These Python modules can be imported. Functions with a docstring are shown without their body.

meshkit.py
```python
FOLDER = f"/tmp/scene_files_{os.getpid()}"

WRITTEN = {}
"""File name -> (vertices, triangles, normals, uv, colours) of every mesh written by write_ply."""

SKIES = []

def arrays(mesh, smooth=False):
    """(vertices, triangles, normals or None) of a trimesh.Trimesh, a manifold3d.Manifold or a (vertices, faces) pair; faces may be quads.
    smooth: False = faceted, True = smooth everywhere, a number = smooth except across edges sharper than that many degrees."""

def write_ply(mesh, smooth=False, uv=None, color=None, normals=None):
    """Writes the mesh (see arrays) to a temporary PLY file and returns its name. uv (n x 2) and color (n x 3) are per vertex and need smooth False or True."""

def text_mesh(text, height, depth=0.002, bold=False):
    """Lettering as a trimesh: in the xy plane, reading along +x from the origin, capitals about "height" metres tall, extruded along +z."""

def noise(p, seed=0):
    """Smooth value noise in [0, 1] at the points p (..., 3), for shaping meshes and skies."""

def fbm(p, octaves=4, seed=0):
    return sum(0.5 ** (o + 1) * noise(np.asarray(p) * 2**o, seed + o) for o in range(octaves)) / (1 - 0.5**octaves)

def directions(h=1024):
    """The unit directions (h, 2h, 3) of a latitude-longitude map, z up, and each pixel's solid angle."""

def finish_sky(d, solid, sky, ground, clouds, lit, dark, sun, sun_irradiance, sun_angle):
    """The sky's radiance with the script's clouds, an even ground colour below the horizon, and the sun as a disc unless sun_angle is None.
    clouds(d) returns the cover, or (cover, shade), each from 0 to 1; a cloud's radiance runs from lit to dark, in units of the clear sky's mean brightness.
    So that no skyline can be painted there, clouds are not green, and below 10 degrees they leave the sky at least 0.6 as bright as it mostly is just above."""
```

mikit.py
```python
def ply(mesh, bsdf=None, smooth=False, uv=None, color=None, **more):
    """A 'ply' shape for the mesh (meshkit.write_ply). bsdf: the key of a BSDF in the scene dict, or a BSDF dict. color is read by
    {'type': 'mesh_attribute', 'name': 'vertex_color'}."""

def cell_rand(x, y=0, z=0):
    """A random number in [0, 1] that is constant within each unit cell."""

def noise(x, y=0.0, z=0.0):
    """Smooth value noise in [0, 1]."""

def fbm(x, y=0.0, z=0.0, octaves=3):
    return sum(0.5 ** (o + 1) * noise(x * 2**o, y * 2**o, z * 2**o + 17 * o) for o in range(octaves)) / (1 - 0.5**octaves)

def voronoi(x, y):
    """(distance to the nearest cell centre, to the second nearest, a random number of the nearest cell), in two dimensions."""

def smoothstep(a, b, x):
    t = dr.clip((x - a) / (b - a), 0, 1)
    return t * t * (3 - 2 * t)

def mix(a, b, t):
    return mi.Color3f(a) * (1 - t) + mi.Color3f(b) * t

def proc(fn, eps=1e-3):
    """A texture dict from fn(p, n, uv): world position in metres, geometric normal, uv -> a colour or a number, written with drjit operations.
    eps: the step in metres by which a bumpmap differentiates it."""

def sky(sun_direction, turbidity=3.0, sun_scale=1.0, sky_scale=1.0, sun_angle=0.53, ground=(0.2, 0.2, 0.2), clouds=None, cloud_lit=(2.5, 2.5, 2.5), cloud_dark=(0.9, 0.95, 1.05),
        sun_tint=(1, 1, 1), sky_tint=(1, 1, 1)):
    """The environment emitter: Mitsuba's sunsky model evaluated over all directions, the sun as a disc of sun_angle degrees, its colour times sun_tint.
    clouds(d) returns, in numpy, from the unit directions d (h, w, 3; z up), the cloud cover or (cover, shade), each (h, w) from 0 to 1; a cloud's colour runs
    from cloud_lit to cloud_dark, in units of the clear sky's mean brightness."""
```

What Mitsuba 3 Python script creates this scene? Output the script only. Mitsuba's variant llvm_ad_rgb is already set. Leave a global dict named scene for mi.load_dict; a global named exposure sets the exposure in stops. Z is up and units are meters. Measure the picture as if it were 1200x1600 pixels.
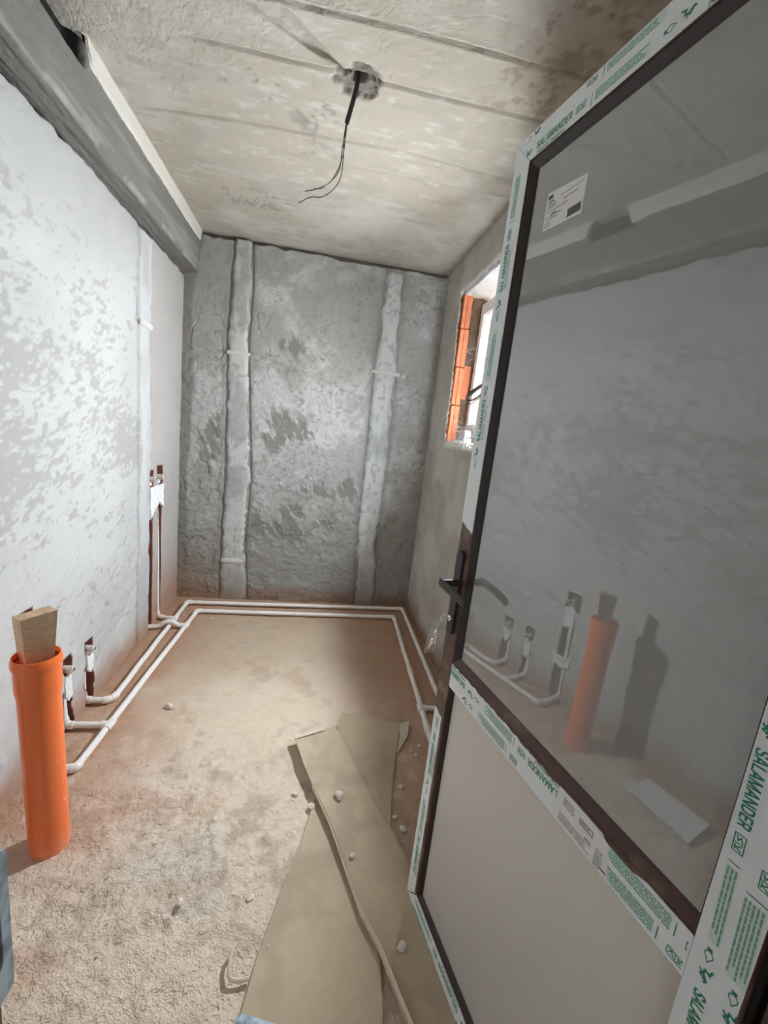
import math, random
import numpy as np, trimesh, mitsuba as mi, drjit as dr
import mikit, meshkit
from mikit import proc, ply, fbm, noise, smoothstep, mix

random.seed(7); RNG = np.random.default_rng(7)
T = mi.ScalarTransform4f
scene, labels = {}, {}

# ------------------------------------------------------------------ camera, sky, exposure
exposure = 3.9
LAMP, LTILT = 175.0, 16.0
FPX, PITCH, ROLL, YAW, CAM_H = 660.906, 0.1841, 0.1137, 0.1746, 1.5
def camera_axes():
    cy, sy, cp, sp = math.cos(YAW), math.sin(YAW), math.cos(PITCH), math.sin(PITCH)
    f = np.array([sy * cp, cy * cp, -sp]); r0 = np.array([cy, -sy, 0]); u0 = np.cross(r0, f)
    return -math.sin(ROLL) * r0 + math.cos(ROLL) * u0, f
CUP, CF = camera_axes()
scene['camera'] = {'type': 'perspective', 'fov': 2 * math.degrees(math.atan(600 / FPX)), 'fov_axis': 'x', 'near_clip': 0.01, 'far_clip': 500.0,
                   'to_world': T().look_at(origin=[0, 0, CAM_H], target=(np.array([0, 0, CAM_H]) + CF).tolist(), up=CUP.tolist())}
def clouds(d):
    c = meshkit.fbm(d * 2.5, 4, 4); return np.clip((c - 0.30) * 4, 0, 1), 0.25 * meshkit.fbm(d * 3.0, 3, 4)
scene['sky'] = mikit.sky((-0.72, 0.30, 0.60), turbidity=4, sun_scale=0.8, sky_scale=1.0, ground=(0.25, 0.24, 0.23), clouds=clouds,
                         cloud_lit=(3.0, 3.05, 3.1), cloud_dark=(2.2, 2.25, 2.3))

# ------------------------------------------------------------------ room measures (metres)
XL, XR, YB, ZC = -1.025, 0.912, 3.484, 2.756
YN = 0.30                      # inner face of the wall with the doorway
WY0, WY1, WZ0, WZ1 = 2.20, 3.02, 1.487, 2.48      # window opening in the right wall

# ------------------------------------------------------------------ materials
def bs(name, d): scene[name] = d
def two(d): return {'type': 'twosided', 'bsdf': d}
def rgb(*c): return {'type': 'rgb', 'value': list(c)}
VC = {'type': 'mesh_attribute', 'name': 'vertex_color'}
def bumped(inner, fn, scale, eps=1e-3): return two({'type': 'bumpmap', 'arbitrary': proc(fn, eps), 'scale': scale, 'bsdf': inner})
def grit(p, n, uv): return 0.6 * fbm(p.x * 90, p.y * 90, p.z * 90, 3) + 0.4 * fbm(p.x * 350, p.y * 350, p.z * 350, 2)
bs('m_plaster', bumped({'type': 'diffuse', 'reflectance': VC}, grit, 0.006))
bs('m_earth', bumped({'type': 'diffuse', 'reflectance': VC}, grit, 0.010))
bs('m_vertex', two({'type': 'diffuse', 'reflectance': VC}))
def pr(c, r=0.5, **k): return two({'type': 'principled', 'base_color': rgb(*c) if isinstance(c, tuple) else c, 'roughness': r, **k})
bs('m_white_pipe', pr((0.80, 0.77, 0.73), 0.35, specular=0.5))
bs('m_fitting', pr((0.78, 0.74, 0.69), 0.4, specular=0.5))
bs('m_socket', pr((0.74, 0.70, 0.63), 0.35, metallic=0.4))
bs('m_dark_hole', pr((0.03, 0.025, 0.02), 0.8))
def orange_fn(p, n, uv):
    d = smoothstep(0.62, 0.85, fbm(p.x * 25, p.y * 25, p.z * 9, 3)) * 0.22 + smoothstep(0.12, 0.0, p.z + 0.05 * noise(p.x * 40, p.y * 40, p.z * 30)) * 0.45
    sp = smoothstep(0.90, 0.93, noise(p.x * 130, p.y * 130, p.z * 70)) * 0.6
    return mix(mix((0.88, 0.18, 0.045), (0.72, 0.42, 0.30), d), (0.80, 0.62, 0.50), sp)
bs('m_orange', pr(proc(orange_fn), 0.32, specular=0.5))
def wood_fn(p, n, uv):
    g = fbm(p.x * 60 + 3 * noise(p.z * 8, p.x * 8, p.y * 8), p.y * 60, p.z * 220, 3)
    return mix((0.52, 0.35, 0.21), (0.76, 0.57, 0.39), g)
bs('m_wood', pr(proc(wood_fn), 0.75))
def brown_fn(p, n, uv):
    s = smoothstep(0.55, 0.72, fbm(p.x * 14, p.y * 14, p.z * 14, 3))
    return mix((0.075, 0.032, 0.022), (0.16, 0.10, 0.068), s * 0.8)
bs('m_brown', pr(proc(brown_fn), 0.38, specular=0.5))
bs('m_bead', pr((0.020, 0.011, 0.010), 0.4))
bs('m_gasket', pr((0.012, 0.010, 0.010), 0.6))
bs('m_film', pr((0.74, 0.79, 0.81), 0.35, specular=0.4))
bs('m_print', pr((0.015, 0.19, 0.12), 0.5))
bs('m_tint', pr((0.58, 0.72, 0.67), 0.45))
bs('m_fine_print', pr((0.16, 0.32, 0.27), 0.5))
bs('m_dark_print', pr((0.10, 0.10, 0.10), 0.6))
bs('m_label', pr((0.74, 0.74, 0.75), 0.5))
bs('m_glass_panel', two({'type': 'plastic', 'int_ior': 2.3, 'diffuse_reflectance': rgb(0.27, 0.285, 0.275), 'nonlinear': False}))
bs('m_lower_panel', two({'type': 'blendbsdf', 'weight': 0.22, 'a': {'type': 'diffuse', 'reflectance': rgb(0.55, 0.54, 0.515)}, 'b': {'type': 'roughconductor', 'material': 'none', 'alpha': 0.12, 'specular_reflectance': rgb(0.93, 0.94, 0.92)}}))
bs('m_handle', pr((0.022, 0.020, 0.020), 0.42, specular=0.5))
bs('m_steel', {'type': 'roughconductor', 'material': 'Al', 'alpha': 0.25})
def galv_fn(p, n, uv):
    return mix((0.20, 0.27, 0.33), (0.55, 0.66, 0.74), smoothstep(0.3, 0.75, fbm(p.x * 60, p.y * 60, p.z * 45, 3)))
bs('m_galvanised', pr(proc(galv_fn), 0.35, metallic=0.35))
def brick_fn(p, n, uv): return mix((0.55, 0.17, 0.075), (0.70, 0.26, 0.13), fbm(p.x * 30, p.y * 30, p.z * 30, 3))
bs('m_brick', pr(proc(brick_fn), 0.85))
def mud_fn(p, n, uv): return mix((0.09, 0.06, 0.035), (0.21, 0.145, 0.09), fbm(p.x * 25, p.y * 25, p.z * 25, 3))
bs('m_mud', pr(proc(mud_fn), 0.9))
def card_fn(p, n, uv):
    a = fbm(p.x * 5, p.y * 5, p.z * 5, 3); b = fbm(p.x * 45, p.y * 45, 1.0, 3)
    d = smoothstep(0.50, 0.75, fbm(p.x * 9 + 4, p.y * 9, 0.0, 3))
    c = mix((0.42, 0.325, 0.22), (0.53, 0.435, 0.31), 0.6 * a + 0.4 * b)
    return mix(c, (0.36, 0.28, 0.20), d * 0.55)
bs('m_card', pr(proc(card_fn), 0.85))
bs('m_card_edge', pr((0.60, 0.52, 0.41), 0.85))
bs('m_paper', pr((0.52, 0.46, 0.37), 0.9))
def stone_fn(p, n, uv): return mix((0.50, 0.44, 0.37), (0.76, 0.71, 0.63), fbm(p.x * 60, p.y * 60, p.z * 60, 3))
bs('m_stone', pr(proc(stone_fn), 0.9))
bs('m_dab', pr((0.56, 0.56, 0.54), 0.9))
bs('m_gypsum', pr((0.74, 0.75, 0.76), 0.85))
bs('m_black_plastic', pr((0.015, 0.015, 0.016), 0.5))
bs('m_wire', pr((0.06, 0.05, 0.045), 0.5))
bs('m_pvc', pr((0.72, 0.74, 0.74), 0.4))
bs('m_block', pr((0.45, 0.46, 0.48), 0.8))
bs('m_pink', pr((0.80, 0.62, 0.58), 0.6))
bs('m_pane', {'type': 'thindielectric', 'int_ior': 1.5})
bs('m_clear_plastic', {'type': 'blendbsdf', 'weight': 0.14, 'a': {'type': 'thindielectric', 'int_ior': 1.5}, 'b': two({'type': 'roughplastic', 'diffuse_reflectance': rgb(0.6, 0.6, 0.58), 'alpha': 0.12})})
bs('m_web', pr((0.75, 0.74, 0.72), 0.9))
bs('m_masonry', pr((0.33, 0.30, 0.27), 0.9))
bs('m_hall', pr((0.46, 0.45, 0.43), 0.9))
bs('m_neighbour', pr((0.78, 0.77, 0.78), 0.95))
bs('m_ground', pr((0.30, 0.29, 0.27), 0.95))

# ------------------------------------------------------------------ helpers
def put(key, mesh, m, smooth=False, **k):
    scene[key] = ply(mesh, m, smooth, **k)
    return key
def num(base, i): return base if i == 0 else f'{base}_{i:03d}'
def L(key, label, cat=None, group=None, kind=None):
    d = {'label': label}
    if cat: d['category'] = cat
    if group: d['group'] = group
    if kind: d['kind'] = kind
    labels[key] = d
cat = trimesh.util.concatenate
def box(x0, x1, y0, y1, z0, z1):
    b = trimesh.creation.box(extents=(x1 - x0, y1 - y0, z1 - z0)); b.apply_translation(((x0 + x1) / 2, (y0 + y1) / 2, (z0 + z1) / 2)); return b
def bevbox(x0, x1, y0, y1, z0, z1, r):
    """box with chamfered edges"""
    pts = []
    for sx in (0, 1):
        for sy in (0, 1):
            for sz in (0, 1):
                c = np.array([(x0, x1)[sx], (y0, y1)[sy], (z0, z1)[sz]]); s = np.array([1 - 2 * sx, 1 - 2 * sy, 1 - 2 * sz]) * r
                for k in range(3):
                    d = s.copy(); d[k] = 0; pts.append(c + d)
    return trimesh.convex.convex_hull(np.array(pts))
def F(a, b, fa, fb, seed, octv=4):
    return meshkit.fbm(np.stack([np.asarray(a) * fa, np.asarray(b) * fb, np.zeros_like(a) + seed * 3.7], -1), octv, seed)
def ss(a, b, x):
    t = np.clip((x - a) / (b - a), 0, 1); return t * t * (3 - 2 * t)
def lerp(c, d, t): return c * (1 - t[..., None]) + np.asarray(d, float) * t[..., None]
def grid(a0, a1, b0, b1, step, place, fn, flip=False, keep=None):
    na, nb = int(round((a1 - a0) / step)) + 1, int(round((b1 - b0) / step)) + 1
    A, B = np.meshgrid(np.linspace(a0, a1, na), np.linspace(b0, b1, nb), indexing='ij')
    h, col = fn(A, B)
    v = place(A, B, h).reshape(-1, 3)
    i = np.arange(na * nb).reshape(na, nb)
    q = np.stack([i[:-1, :-1], i[1:, :-1], i[1:, 1:], i[:-1, 1:]], -1).reshape(-1, 4)
    if keep is not None:
        q = q[keep(A, B)[:-1, :-1].reshape(-1)]
    if flip: q = q[:, ::-1]
    f = np.vstack([q[:, [0, 1, 2]], q[:, [0, 2, 3]]])
    m = trimesh.Trimesh(v, f, process=False)
    c = np.clip(col.reshape(-1, 3), 0, 1)
    if keep is not None:
        used = np.unique(f); mp = np.full(len(v), -1); mp[used] = np.arange(len(used))
        m = trimesh.Trimesh(v[used], mp[f], process=False); c = c[used]
    return m, c
def tube(pts, r, n=14, cap=True):
    P = np.asarray(pts, float); r = np.broadcast_to(r, len(P)).astype(float)
    tan = np.gradient(P, axis=0); tan /= np.linalg.norm(tan, axis=1, keepdims=True)
    up = np.array([0, 0, 1.0]) if abs(tan[0][2]) < 0.9 else np.array([1.0, 0, 0])
    vs = []; a = np.arange(n) * 2 * np.pi / n
    u = np.cross(tan[0], up); u /= np.linalg.norm(u)
    for p, t, rr in zip(P, tan, r):
        u = u - t * (u @ t); u /= np.linalg.norm(u); w = np.cross(t, u)
        vs.append(p + rr * (np.cos(a)[:, None] * u + np.sin(a)[:, None] * w))
    v = np.vstack(vs); f = []
    for k in range(len(P) - 1):
        for j in range(n):
            j2 = (j + 1) % n; f += [[k * n + j, k * n + j2, (k + 1) * n + j2], [k * n + j, (k + 1) * n + j2, (k + 1) * n + j]]
    if cap:
        v = np.vstack([v, P[0], P[-1]]); c0, c1 = len(v) - 2, len(v) - 1; e = (len(P) - 1) * n
        for j in range(n): f += [[c0, (j + 1) % n, j], [c1, e + j, e + (j + 1) % n]]
    return trimesh.Trimesh(v, f, process=False)
def bez(p, n=24):
    """Catmull-Rom through the points"""
    p = np.asarray(p, float); q = np.vstack([2 * p[0] - p[1], p, 2 * p[-1] - p[-2]]); out = []
    for i in range(len(p) - 1):
        t = np.linspace(0, 1, n, endpoint=i == len(p) - 2)[:, None]; a, b, c, d = q[i:i + 4]
        out.append(0.5 * (2 * b + (c - a) * t + (2 * a - 5 * b + 4 * c - d) * t**2 + (3 * b - a - 3 * c + d) * t**3))
    return np.vstack(out)
def lathe(prof, n=48): return trimesh.creation.revolve(np.asarray(prof, float), sections=n)
def stone(seed, size, flat=0.6):
    m = trimesh.creation.icosphere(subdivisions=2); r = np.random.default_rng(seed)
    n = r.normal(size=(9, 3)); n /= np.linalg.norm(n, axis=1, keepdims=True); d = r.uniform(0.55, 0.85, 9)
    v = m.vertices.copy()
    for a, b in zip(n, d):
        s = v @ a; v -= np.where(s > b, s - b, 0)[:, None] * a
    v *= 1 + 0.12 * (meshkit.fbm(v * 2.0 + seed * 3.1, 3, seed)[:, None] - 0.5)
    v *= np.array([1, r.uniform(0.55, 0.8), flat]) * size
    a = r.uniform(0, 6.28); c, s = math.cos(a), math.sin(a)
    v = v @ np.array([[c, s, 0], [-s, c, 0], [0, 0, 1]])
    v[:, 2] -= v[:, 2].min()
    return trimesh.Trimesh(v, m.faces, process=False)

# ------------------------------------------------------------------ floor
def floor_fn(x, y):
    n = F(x, y, 5, 5, 1, 5); fine = F(x, y, 34, 34, 2, 4)
    rough = np.clip(np.exp(-((x + 0.45) / 0.42) ** 2 - ((y - 1.25) / 0.40) ** 2) + 0.25, 0, 1)
    trowel = F(x * 0.8 + y * 0.6, y * 0.8 - x * 0.6, 9, 26, 3, 4)
    h = (n - 0.5) * 0.018 + (fine - 0.5) * 0.022 * rough + (trowel - 0.5) * 0.012 * (0.5 + rough)
    # two ridges left by a boot in the wet screed
    for cx, cy, a, l, w in ((-0.262, 1.40, 0.2, 0.075, 0.016), (-0.235, 1.30, -0.15, 0.06, 0.018)):
        dx, dy = x - cx, y - cy; u = dx * math.sin(a) + dy * math.cos(a); v = dx * math.cos(a) - dy * math.sin(a)
        h += 0.010 * np.exp(-(u / l) ** 2 - (v / w) ** 2)
    pit = F(x, y, 60, 60, 5, 2) * rough; h -= 0.006 * ss(0.62, 0.72, pit)
    col = np.zeros(x.shape + (3,)) + np.array([0.71, 0.59, 0.46])
    col = lerp(col, [0.80, 0.70, 0.575], ss(0.45, 0.70, F(x, y, 2.6, 2.6, 6, 4)))
    col = lerp(col, [0.64, 0.575, 0.49], ss(0.35, 0.75, F(x, y, 4, 4, 7, 3)) * np.exp(-((x + 0.35) / 0.5) ** 2 - ((y - 1.1) / 0.5) ** 2))
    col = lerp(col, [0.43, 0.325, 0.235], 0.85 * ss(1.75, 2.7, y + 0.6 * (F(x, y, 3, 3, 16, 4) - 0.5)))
    dl, db, dr_ = x - XL, YB - y, XR - x
    red = np.maximum(ss(0.62, 0.05, dl + 0.5 * (F(x, y, 5, 5, 8, 4) - 0.5)) * ss(1.15, 1.6, y + 0.25 * F(x, y, 7, 7, 9, 2)), 0.55 * ss(0.65, 0.1, db + 0.5 * (F(x, y, 5, 5, 10, 4) - 0.5)))
    red = np.maximum(red, 0.9 * ss(0.75, 0.2, dr_ * 0.9 + 0.3 * (F(x, y, 6, 6, 11, 4) - 0.5)))  # right side: brick dust, with shade painted into the same colour
    red = np.maximum(red, 0.9 * ss(0.22, 0.06, dl + 0.2 * (F(x, y, 8, 8, 30, 3) - 0.5)))
    col = lerp(col, [0.46, 0.26, 0.17], np.clip(red * (0.55 + 0.6 * F(x, y, 9, 9, 12, 4)), 0, 1))
    col = lerp(col, [0.56, 0.33, 0.24], 0.55 * ss(0.5, 0.7, F(x, y, 3, 6, 13, 4)) * ss(0.0, -0.5, x) * ss(2.0, 1.2, y))
    col = lerp(col, [0.36, 0.30, 0.24], 0.35 * ss(0.56, 0.70, F(x, y, 26, 26, 15, 4)) * rough)
    col = lerp(col, [0.40, 0.30, 0.22], 0.45 * ss(0.54, 0.68, F(x, y, 16, 16, 17, 4)) * ss(0.35, 0.6, F(x, y, 2.2, 2.2, 18, 3)))
    col = lerp(col, [0.80, 0.70, 0.58], 0.3 * ss(0.56, 0.68, F(x, y, 20, 20, 19, 4)) * ss(2.2, 1.7, y))
    return h, col
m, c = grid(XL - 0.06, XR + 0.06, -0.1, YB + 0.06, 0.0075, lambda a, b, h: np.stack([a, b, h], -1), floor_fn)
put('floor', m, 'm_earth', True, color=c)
L('floor', 'rough earthen screed floor, tan with reddish brick dust along the walls and shade painted into the right side', kind='structure')
def floor_z(x, y): return float(floor_fn(np.array([[x]]), np.array([[y]]))[0][0, 0])

# ------------------------------------------------------------------ left wall
CHASES = [  # y0, y1, z0, z1, depth: cut for buried risers
    (2.885, 2.935, -0.05, 0.86, 0.040), (3.048, 3.098, -0.05, 0.84, 0.040),
    (2.085, 2.142, -0.05, 0.20, 0.035), (1.905, 1.955, -0.05, 0.18, 0.035), (1.645, 1.705, -0.05, 0.50, 0.035),
    (2.868, 2.935, 0.985, 1.085, 0.030), (3.02, 3.112, 0.985, 1.105, 0.035),
    (2.092, 2.145, 0.285, 0.335, 0.02), (1.905, 1.95, 0.28, 0.345, 0.02), (1.64, 1.71, 0.60, 0.68, 0.025)]
def left_fn(y, z):
    warp_y = y + 0.02 * (F(y, z, 9, 9, 20, 3) - 0.5); warp_z = z + 0.02 * (F(y, z, 9, 9, 21, 3) - 0.5)
    calm = ss(2.78, 2.95, y)
    base = F(y, z, 2.2, 2.2, 22, 4); trow = F(y + 0.45 * z, z - 0.35 * y, 5, 17, 23, 5); fine = F(y, z, 40, 40, 24, 3)
    h = (base - 0.5) * 0.014 + (trow - 0.5) * 0.011 * (1 - 0.75 * calm) + (fine - 0.5) * 0.003
    ridge = F(y * 0.8 + z * 0.6, z * 0.8 - y * 0.6, 3.5, 13, 25, 4); h += 0.006 * ss(0.56, 0.66, ridge) * ss(1.1, 0.7, z) * (1 - calm)
    col = np.zeros(y.shape + (3,)) + np.array([0.575, 0.58, 0.57])
    col = lerp(col, [0.50, 0.50, 0.49], ss(0.4, 0.7, base) * 0.8)
    zone = np.exp(-((z - 1.30) / 0.28) ** 2) + 0.75 * np.exp(-((z - 1.62) / 0.06) ** 2) * ss(2.2, 1.7, y) + 0.45 * np.exp(-((z - 2.0) / 0.25) ** 2) + 0.30
    big = F(y, z, 3.2, 6.5, 26, 3); rag = 0.55 * F(y + 0.5 * z, z - 0.25 * y, 17, 42, 27, 4) + 0.45 * F(y + 0.3 * z, z - 0.3 * y, 42, 80, 36, 3)
    p = ss(0.505, 0.585, 0.70 * rag + 0.30 * big + 0.16 * (np.clip(zone, 0, 1.2) - 0.72))
    col = lerp(col, [0.36, 0.35, 0.33], p * (1 - 0.9 * calm) * 0.6)
    h -= 0.002 * p
    col = lerp(col, [0.35, 0.34, 0.32], 0.6 * ss(0.71, 0.77, F(y, z, 60, 60, 28, 2)) * (1 - 0.5 * calm))
    col = lerp(col, [0.45, 0.425, 0.41], calm * (0.6 + 0.4 * base))
    col = lerp(col, [0.43, 0.43, 0.42], 0.7 * ss(1.9, 2.4, z + 0.35 * (F(y, z, 2.5, 2.5, 29, 3) - 0.5)) * (1 - calm))
    foot = ss(0.20, 0.02, z + 0.12 * (F(y, z, 8, 8, 31, 3) - 0.5)) + calm * 0.8 * ss(0.55, 0.05, z + 0.3 * (F(y, z, 6, 3, 32, 3) - 0.5))
    col = lerp(col, [0.42, 0.25, 0.17], np.clip(foot, 0, 1) * 0.85)
    # ragged gap where the plaster stops under the concrete beam
    top = 2.448 + 0.035 * (F(y, z * 0, 14, 1, 33, 4) - 0.5)
    h -= 0.045 * ss(-0.006, 0.012, z - top)
    col = lerp(col, [0.14, 0.13, 0.12], ss(-0.004, 0.012, z - top))
    # grooves on both sides of the upright plaster band
    for yc, sd in ((2.700, 34), (2.888, 35)):
        d = np.abs(y - yc - 0.035 * (F(z, z * 0, 3, 1, sd, 4) - 0.5)); h -= 0.016 * ss(0.016, 0.004, d)
    for y0, y1, z0, z1, dep in CHASES:
        dd = np.minimum(np.minimum(warp_y - y0, y1 - warp_y), np.minimum(warp_z - z0, z1 - warp_z)); inside = ss(-0.004, 0.004, dd)
        h = h * (1 - inside) - dep * inside
        col = lerp(col, np.array([0.15, 0.055, 0.04]), ss(-0.014, -0.007, dd))
    return h, col
m, c = grid(YN - 0.02, YB + 0.06, -0.03, 2.62, 0.0065, lambda a, b, h: np.stack([XL + h, a, b], -1), left_fn)
put('wall_left', m, 'm_plaster', True, color=c)
put('wall_left__masonry', box(XL - 0.30, XL - 0.055, YN - 0.25, YB + 0.3, -0.03, ZC + 0.1), 'm_masonry')
L('wall_left', 'long left wall roughly plastered in pale cement with grey trowel smears', kind='structure')
L('wall_left__masonry', 'masonry core behind the plaster')

def band(key, m_place, wfn, z0, z1, thick, colfn, seed, sub=26):
    """an upright strip of later plaster: ragged edges, edges dip into the wall"""
    zz = np.linspace(z0, z1, int((z1 - z0) / 0.008)); s = np.linspace(-1, 1, sub)
    S, Z = np.meshgrid(s, zz, indexing='ij')
    l, r = wfn(zz)
    l = l + 0.05 * (F(zz, zz * 0, 14, 1, seed, 5) - 0.5); r = r + 0.05 * (F(zz, zz * 0, 14, 1, seed + 1, 5) - 0.5)
    A = l[None] + (r - l)[None] * (S + 1) / 2
    H = thick * (1 - np.abs(S) ** 6) - 0.012 * np.abs(S) ** 14 + (F(A, Z, 16, 16, seed + 2, 4) - 0.5) * 0.010
    v = m_place(A, Z, H).reshape(-1, 3); i = np.arange(S.size).reshape(S.shape)
    q = np.stack([i[:-1, :-1], i[1:, :-1], i[1:, 1:], i[:-1, 1:]], -1).reshape(-1, 4)
    put(key, trimesh.Trimesh(v, np.vstack([q[:, [0, 1, 2]], q[:, [0, 2, 3]]]), process=False), 'm_plaster', True, color=np.clip(colfn(A, Z).reshape(-1, 3), 0, 1))
def interp(zs, vs): return lambda z: np.interp(z, zs, vs)
bl, br = interp([0.1, 0.86, 1.25, 1.6, 2.0, 2.4], [2.705, 2.708, 2.75, 2.70, 2.695, 2.714]), interp([0.1, 1.07, 1.24, 1.63, 2.07, 2.44], [2.885, 2.885, 2.90, 2.89, 2.877, 2.887])
def bandcolL(a, z):
    c = np.zeros(a.shape + (3,)) + np.array([0.57, 0.58, 0.59]); c = lerp(c, [0.48, 0.48, 0.48], ss(0.4, 0.65, F(a, z, 9, 4, 40, 4)))
    return lerp(c, [0.45, 0.29, 0.21], ss(0.2, 0.02, z))
band('wall_left__plaster_band', lambda a, z, h: np.stack([XL + 0.002 + h, a, z], -1), lambda z: (bl(z), br(z)), -0.01, 2.43, 0.006, bandcolL, 41)
L('wall_left__plaster_band', 'upright strip of smoother pale plaster beside the buried risers')
def dab(key, at, ext, seed, m='m_dab'):
    """small lump of plaster, flattened against its wall"""
    s = trimesh.creation.icosphere(subdivisions=3); v = np.sign(s.vertices) * np.abs(s.vertices) ** 0.7
    v = v * (1 + 0.35 * (meshkit.fbm(v * 2.3 + seed, 3, seed)[:, None] - 0.5)) * np.asarray(ext) + np.asarray(at)
    put(key, trimesh.Trimesh(v, s.faces, process=False), m, True)
dab('wall_left__plaster_dab', (XL + 0.004, 2.795, 1.955), (0.012, 0.095, 0.022), 3)
L('wall_left__plaster_dab', 'short ledge of white plaster across the strip')
def patch(key, pts, place, thick, seed):
    """white gypsum smear: ragged polygon with rounded rim"""
    from shapely.geometry import Polygon, Point
    P = Polygon(pts).segmentize(0.006); xy = np.array(P.exterior.coords)
    xy = xy + 0.010 * (np.stack([meshkit.fbm(np.c_[xy * 40, xy[:, :1] * 0], 2, seed), meshkit.fbm(np.c_[xy * 40, xy[:, :1] * 0 + 5], 2, seed + 1)], -1) - 0.5)
    P = Polygon(xy).buffer(0)
    m = trimesh.creation.extrude_polygon(P if P.geom_type == 'Polygon' else max(P.geoms, key=lambda g: g.area), thick, engine='earcut')
    m = m.subdivide().subdivide(); v = m.vertices.copy()
    top = v[:, 2] > thick * 0.5
    v[:, 2] += np.where(top, 0.012 * (meshkit.fbm(np.c_[v[:, :2] * 30, v[:, 2] * 0], 3, seed) - 0.5), -0.004)
    put(key, trimesh.Trimesh(place(v), m.faces, process=False), 'm_gypsum', False)
lp = lambda v: np.stack([XL + v[:, 2], v[:, 0], v[:, 1]], -1)
patch('wall_left__gypsum_patch', [(2.875, 0.985), (3.118, 0.985), (3.126, 0.815), (3.04, 0.865), (2.97, 0.84), (2.892, 0.775), (2.878, 0.86)], lp, 0.010, 50)
patch('wall_left__gypsum_patch_001', [(2.088, 0.285), (2.145, 0.285), (2.143, 0.185), (2.118, 0.165), (2.088, 0.195)], lp, 0.008, 52)
patch('wall_left__gypsum_patch_002', [(1.905, 0.275), (1.953, 0.275), (1.953, 0.155), (1.925, 0.14), (1.905, 0.175)], lp, 0.008, 54)
patch('wall_left__gypsum_patch_003', [(1.643, 0.60), (1.707, 0.60), (1.705, 0.47), (1.67, 0.485), (1.645, 0.46)], lp, 0.008, 56)
patch('wall_left__gypsum_patch_004', [(1.62, 0.28), (1.735, 0.29), (1.73, 0.23), (1.66, 0.215), (1.615, 0.24)], lp, 0.010, 58)
for i in range(5): labels[num('wall_left__gypsum_patch', i)] = {'label': 'white gypsum smear holding the pipe in its chase'}

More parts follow.
